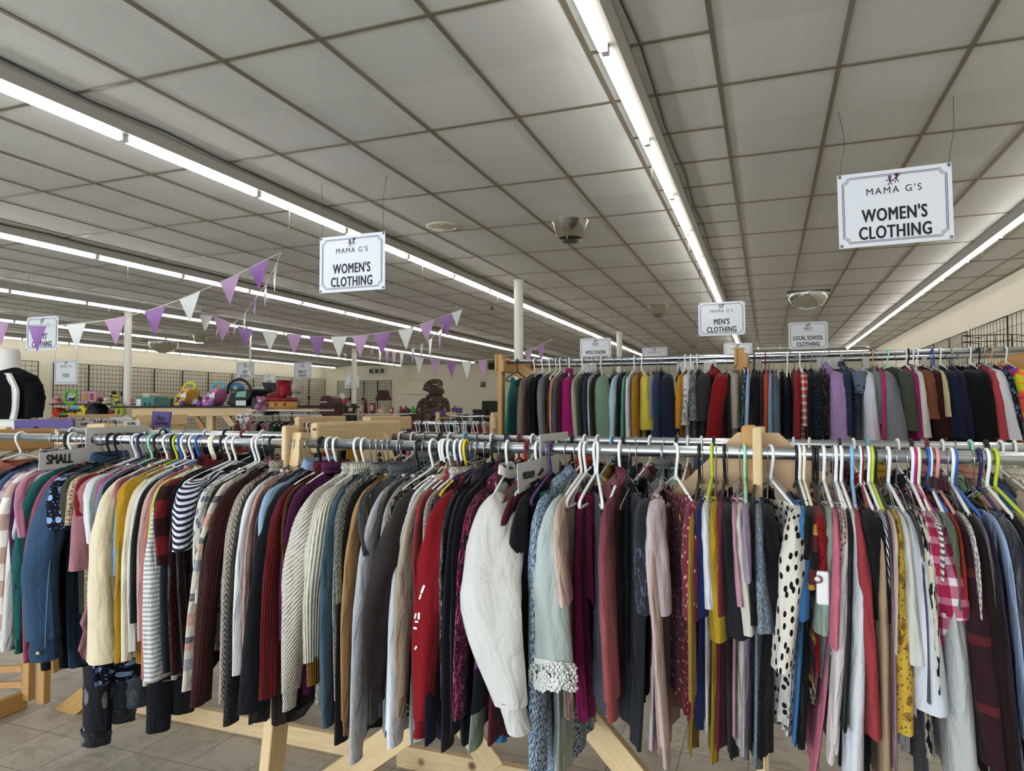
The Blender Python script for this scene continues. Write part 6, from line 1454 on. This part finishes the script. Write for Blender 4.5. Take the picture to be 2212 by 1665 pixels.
# purple boards, pine wall of the rack at left, mannequin
QY = 4.2
t = thing('pine_rack_end', 'wide pine board with a diagonal brace at the far left behind the near rack', 'rack panel', 100, 940, QY)
pprism(t, 'board', [(-40, 932), (108, 928), (108, 962), (-40, 966)], QY, .04, m_pine); pprism(t, 'board', [(108, 928), (232, 922), (232, 958), (108, 962)], QY, .04, m_pine); pprism(t, 'brace', [(108, 927), (119, 927), (140, 956), (126, 962)], QY-.03, .03, m_pine); pprism(t, 'post_top', [(186, 916), (224, 914), (226, 926), (186, 928)], QY+.02, .06, m_pine, .01); pprism(t, 'post_top', [(-10, 922), (12, 922), (12, 934), (-10, 934)], QY+.02, .06, m_pine, .01)
m_pur = simple('purple_board', '#514079', .6)
t = thing('purple_sign_board', 'long blank purple board standing on the pine board at left', 'sign board', 95, 925, QY+.1); pprism(t, 'board', [(30, 907), (157, 904), (157, 925), (31, 929)], QY+.1, .02, m_pur, .002)
t = thing('purple_section_sign', 'small purple sign reading Boys Clothing on the pine frame', 'sign', 345, 907, 5.15); pprism(t, 'board', [(329, 888), (368, 889), (364, 924), (326, 923)], 5.15, .02, m_pur, .002)
A_ = at(346, 915, 5.17); MB().box((A_.x, 5.185, A_.z/2), (.04, .02, A_.z)).build('stake', m_pine, t); put_text('Boys\nClothing', .055, at(346, 908, 5.14), (PI/2, 0, 0), m_ink, t, 'lettering', .001, .9)
t = thing('low_rack', 'pine rack end holding the small purple Boys Clothing sign', 'clothing rack', 330, 930, 5.9)
pprism(t, 'post', [(302, 896), (315, 896), (315, 945), (302, 945)], 5.9, .09, m_pine); pprism(t, 'post', [(372, 896), (385, 896), (385, 945), (372, 945)], 5.9, .09, m_pine); pprism(t, 'crossbeam', [(314, 897), (373, 897), (373, 912), (314, 912)], 5.95, .04, m_pine)
b = MB()
for x in (310, 378): b.lathe(at(x, 905, 5.89), [(.018, -.004), (.018, .004)], 10)
b.build('bolt', m_bolt, t)
# mannequin torso seen from behind: white form, black top, white apron straps
MQ = 4.6
t = thing('mannequin', 'white torso mannequin in a black top with white apron straps at far left', 'mannequin', 30, 930, MQ)
p = at(10, 905, MQ); k = mpp(p); m_form = simple('mannequin_white', '#d6d4cd', .4)
b = MB(); b.lathe(p, [(50*k, -60*k), (58*k, -10*k), (88*k, 40*k), (94*k, 70*k), (80*k, 92*k), (50*k, 104*k), (30*k, 112*k)], 32, 1.0, .55); b.build('black_top', simple('knit_black', '#0b0b0c', .9, 0, .15), t)
b = MB(); b.lathe(p, [(40*k, 100*k), (32*k, 112*k), (30*k, 124*k), (28*k, 146*k), (26*k, 151*k), (.001, 152*k)], 28, 1.0, .85); b.build('neck', m_form, t)
b = MB(); b.lathe(p, [(62*k, -62*k), (66*k, -40*k), (66*k, -6*k), (62*k, 0), (.01, 1*k)], 32, 1.62, .75, cap=False); b.build('apron_waist', m_form, t)
def strap(xs_): 
    b = MB(); q = [p+Vector((x*k, -yy*k, z*k)) for x, yy, z in xs_]; c = crv(q, 18); base = 0
    for i_, c_ in enumerate(c): b.v += [c_+Vector((-9*k, 0, 0)), c_+Vector((9*k, -1.5*k, 0)), c_+Vector((9*k, 4*k, 0)), c_+Vector((-9*k, 4*k, 0))]
    for i_ in range(len(c)-1):
        for j in range(4): b.face([i_*4+j, i_*4+(j+1) % 4, i_*4+4+(j+1) % 4, i_*4+4+j], None, j in (0, 2))
    b.build('apron_strap', m_form, t)
def onb(x, z):
    pr = [(-60, 50), (-10, 58), (40, 88), (70, 94), (92, 80), (104, 50)]; R_ = next(a[1]+(b[1]-a[1])*(z-a[0])/(b[0]-a[0]) for a, b in zip(pr, pr[1:]) if a[0] <= z <= b[0])
    return (x, .55*math.sqrt(max(0, R_*R_-x*x))+6, z)
strap([onb(54, -4), onb(66, 18), onb(76, 42), onb(78, 62), onb(68, 82), onb(50, 97)]); strap([onb(-8, -4), onb(-12, 20), onb(-18, 44), onb(-26, 70), onb(-32, 96)])
b = MB(); add_sleeve(b, [p+Vector((80*k, 0, 78*k)), p+Vector((96*k, -.02, 50*k)), p+Vector((102*k, -.03, 4*k))], [20*k, 16*k], [.10, .08], 2); b.build('sleeve', simple('knit_black', '#0b0b0c'), t)
# toy heap behind the mannequin
ZY = 9.6
toys = [('activity_table', 'round green baby activity table with a white top', 152, 858, 20, 14, '6fae3a', 'b9d3c9'), ('play_kitchen', 'pink and orange toy play set with panels', 190, 856, 15, 11, 'c993a8', 'd0a050'), ('plush_doll', 'dark red plush doll beside the green activity table', 126, 862, 7, 9, '8c2438', 'd08a92'), ('toy_basket', 'pink toy basket at the left of the toy shelf', 116, 866, 8, 5, 'c0808c', 'd8c0c0'), ('red_slide', 'red toy slide below the green activity table', 122, 890, 12, 10, 'a8241c', 'd8785c'), ('green_ride_on', 'green toy car seat in the toy heap', 133, 894, 6, 7, '4f9a2c', '2f5c20'), ('yellow_truck', 'yellow toy truck at the front of the heap', 150, 893, 12, 7, 'c9a022', '6a5a20'), ('yellow_chair', 'bright yellow curved toy seat', 178, 890, 7, 10, 'd8bf20', 'c9b39a'), ('blue_train', 'teal blue toy train on the toy heap', 160, 882, 16, 7, '3c8496', '5fa8b8'), ('stroller', 'black folded stroller with a patterned seat', 198, 882, 16, 15, '1c1c20', '8c8a86'), ('brown_doll', 'brown haired doll lying on the stroller', 216, 862, 8, 6, '3a1d18', '8a5a44'), ('wrapped_toy', 'shiny white wrapped toy on the toy shelf', 231, 866, 9, 7, 'bfb0a2', 'd8d0c6'), ('bee_plush', 'yellow and black plush toy left of the column', 248, 852, 10, 8, 'b39a3a', '1c1a1c'), ('blue_helmet', 'dark blue and yellow toy helmet left of the column', 254, 868, 9, 8, '22315a', 'c9b040'), ('lime_chair', 'lime green toy loop at the column foot', 259, 886, 6, 10, '8f9a2c', '2c3a18'), ('red_crate', 'dark red toy crate below the stroller', 242, 892, 12, 6, '6a1a22', '30100f'), ('pink_plush', 'pink plush toy just right of the white column', 285, 862, 5, 8, 'b5607c', 'd49aa8'), ('green_robot', 'bright green toy figure behind the teal box', 348, 868, 6, 7, '3f8a2c', '205018')]
for nm, lab, x, y, rx, ry, c1_, c2_ in toys:
    t = thing(nm, lab, 'toy', x, y+ry, ZY); 
    if nm == 'activity_table':
        p = at(x, y, ZY); k = mpp(p); b = MB(); b.tube([p+Vector((rx*.85*k*math.copysign(abs(math.cos(a))**.6, math.cos(a)), 0, ry*.95*k*math.copysign(abs(math.sin(a))**.6, math.sin(a)))) for a in [2*PI*q/28 for q in range(28)]], 3*k, 8, closed=True); b.build('rim', S(c1_, .4), t); pball(t, 'top', x, y, rx*.85, ry*.85, ZY+.05, S(c2_, .4), 3); pbox(t, 'screen', x-5, y+1, x+4, y+8, ZY-.08, .05, S('2b3050'))
        for q in range(6): pball(t, 'play_knob', x+10*math.cos(q), y+7*math.sin(q), 2, 2, ZY-.03, S(('b03a30', '3a6ab0', 'd0b030')[q % 3], .4))
    elif nm == 'play_kitchen':
        pbox(t, 'case', x-rx, y-ry, x+rx, y+ry, ZY+.1, .2, S(c1_)); 
        for q in range(4): pbox(t, 'panel', x-12+q*6, y-7, x-8+q*6, y+8, ZY+.08, .02, S(('d0a050', 'c98a40', '9a8ab0', 'b03040')[q]))
    elif nm in ('yellow_chair', 'lime_chair'):
        ptube(t, 'loop', [(x-rx, y+ry), (x-rx*.6, y-ry*.5), (x, y-ry), (x+rx*.8, y-ry*.3), (x+rx, y+ry)], ZY-.1, .05, S(c1_, .4)); pball(t, 'seat', x, y+ry*.4, rx*.7, ry*.35, ZY-.1, S(c2_, .4))
    elif nm == 'stroller':
        pprism(t, 'canopy', [(x-rx, y-8), (x-4, y-14), (x+10, y+4), (x+16, y+14), (x+4, y+14), (x-10, y+2)], ZY-.1, .3, S(c1_), .02)
        for q in (-9, 2): p = at(x+q, y+10, ZY-.2); MB().tube([p+Vector((.05*math.cos(a), 0, .05*math.sin(a))) for a in [2*PI*z/16 for z in range(16)]], .012, 6, closed=True).build('wheel', m_dark, t)
        ptube(t, 'frame_tube', [(x-12, y+12), (x-8, y-4), (x+2, y-12)], ZY-.15, .012, S(c2_, .3, 1))
    elif nm in ('yellow_truck', 'blue_train', 'green_ride_on'):
        pbox(t, 'truck_body', x-rx, y-ry*.2, x+rx, y+ry*.6, ZY-.15, .25, S(c1_, .4), .02); pbox(t, 'cab', x-rx*.3, y-ry, x+rx*.6, y, ZY-.12, .2, S(c2_, .4), .02)
        for q in (-.6, .6): pball(t, 'wheel', x+rx*q, y+ry*.7, 3, 3, ZY-.2, m_dark)
    elif nm in ('red_slide', 'red_crate', 'toy_basket'):
        pprism(t, 'panel', [(x-rx, y-ry), (x-rx*.2, y-ry*.8), (x+rx, y+ry*.7), (x+rx*.6, y+ry), (x-rx*.6, y+ry)], ZY-.12, .2, S(c1_, .4), .02); pbox(t, 'base', x-rx, y+ry*.5, x+rx, y+ry, ZY-.05, .15, S(c2_, .4))
    else:
        pball(t, 'body', x, y+ry*.3, rx*.8, ry*.7, ZY, S(c1_, .6)); pball(t, 'head', x-rx*.2, y-ry*.5, rx*.55, ry*.5, ZY-.05, S(c2_, .6)); pball(t, 'limb', x+rx*.6, y+ry*.3, rx*.35, ry*.4, ZY-.06, S(c1_, .6)); pball(t, 'limb', x-rx*.7, y+ry*.5, rx*.35, ry*.35, ZY-.06, S(c2_, .6))
t = thing('toy_counter', 'long shelf of toys along the left, behind the mannequin', 'shelf', 180, 905, ZY); pbox(t, 'shelf_top', 100, 902, 275, 905, ZY-.3, .9, S('b08a5a', .6)); pbox(t, 'upper_shelf', 105, 872, 262, 874, ZY+.0, .5, S('2a2826', .6)); pbox(t, 'shelf_front', 100, 905, 275, 950, ZY-.25, .05, m_pine)
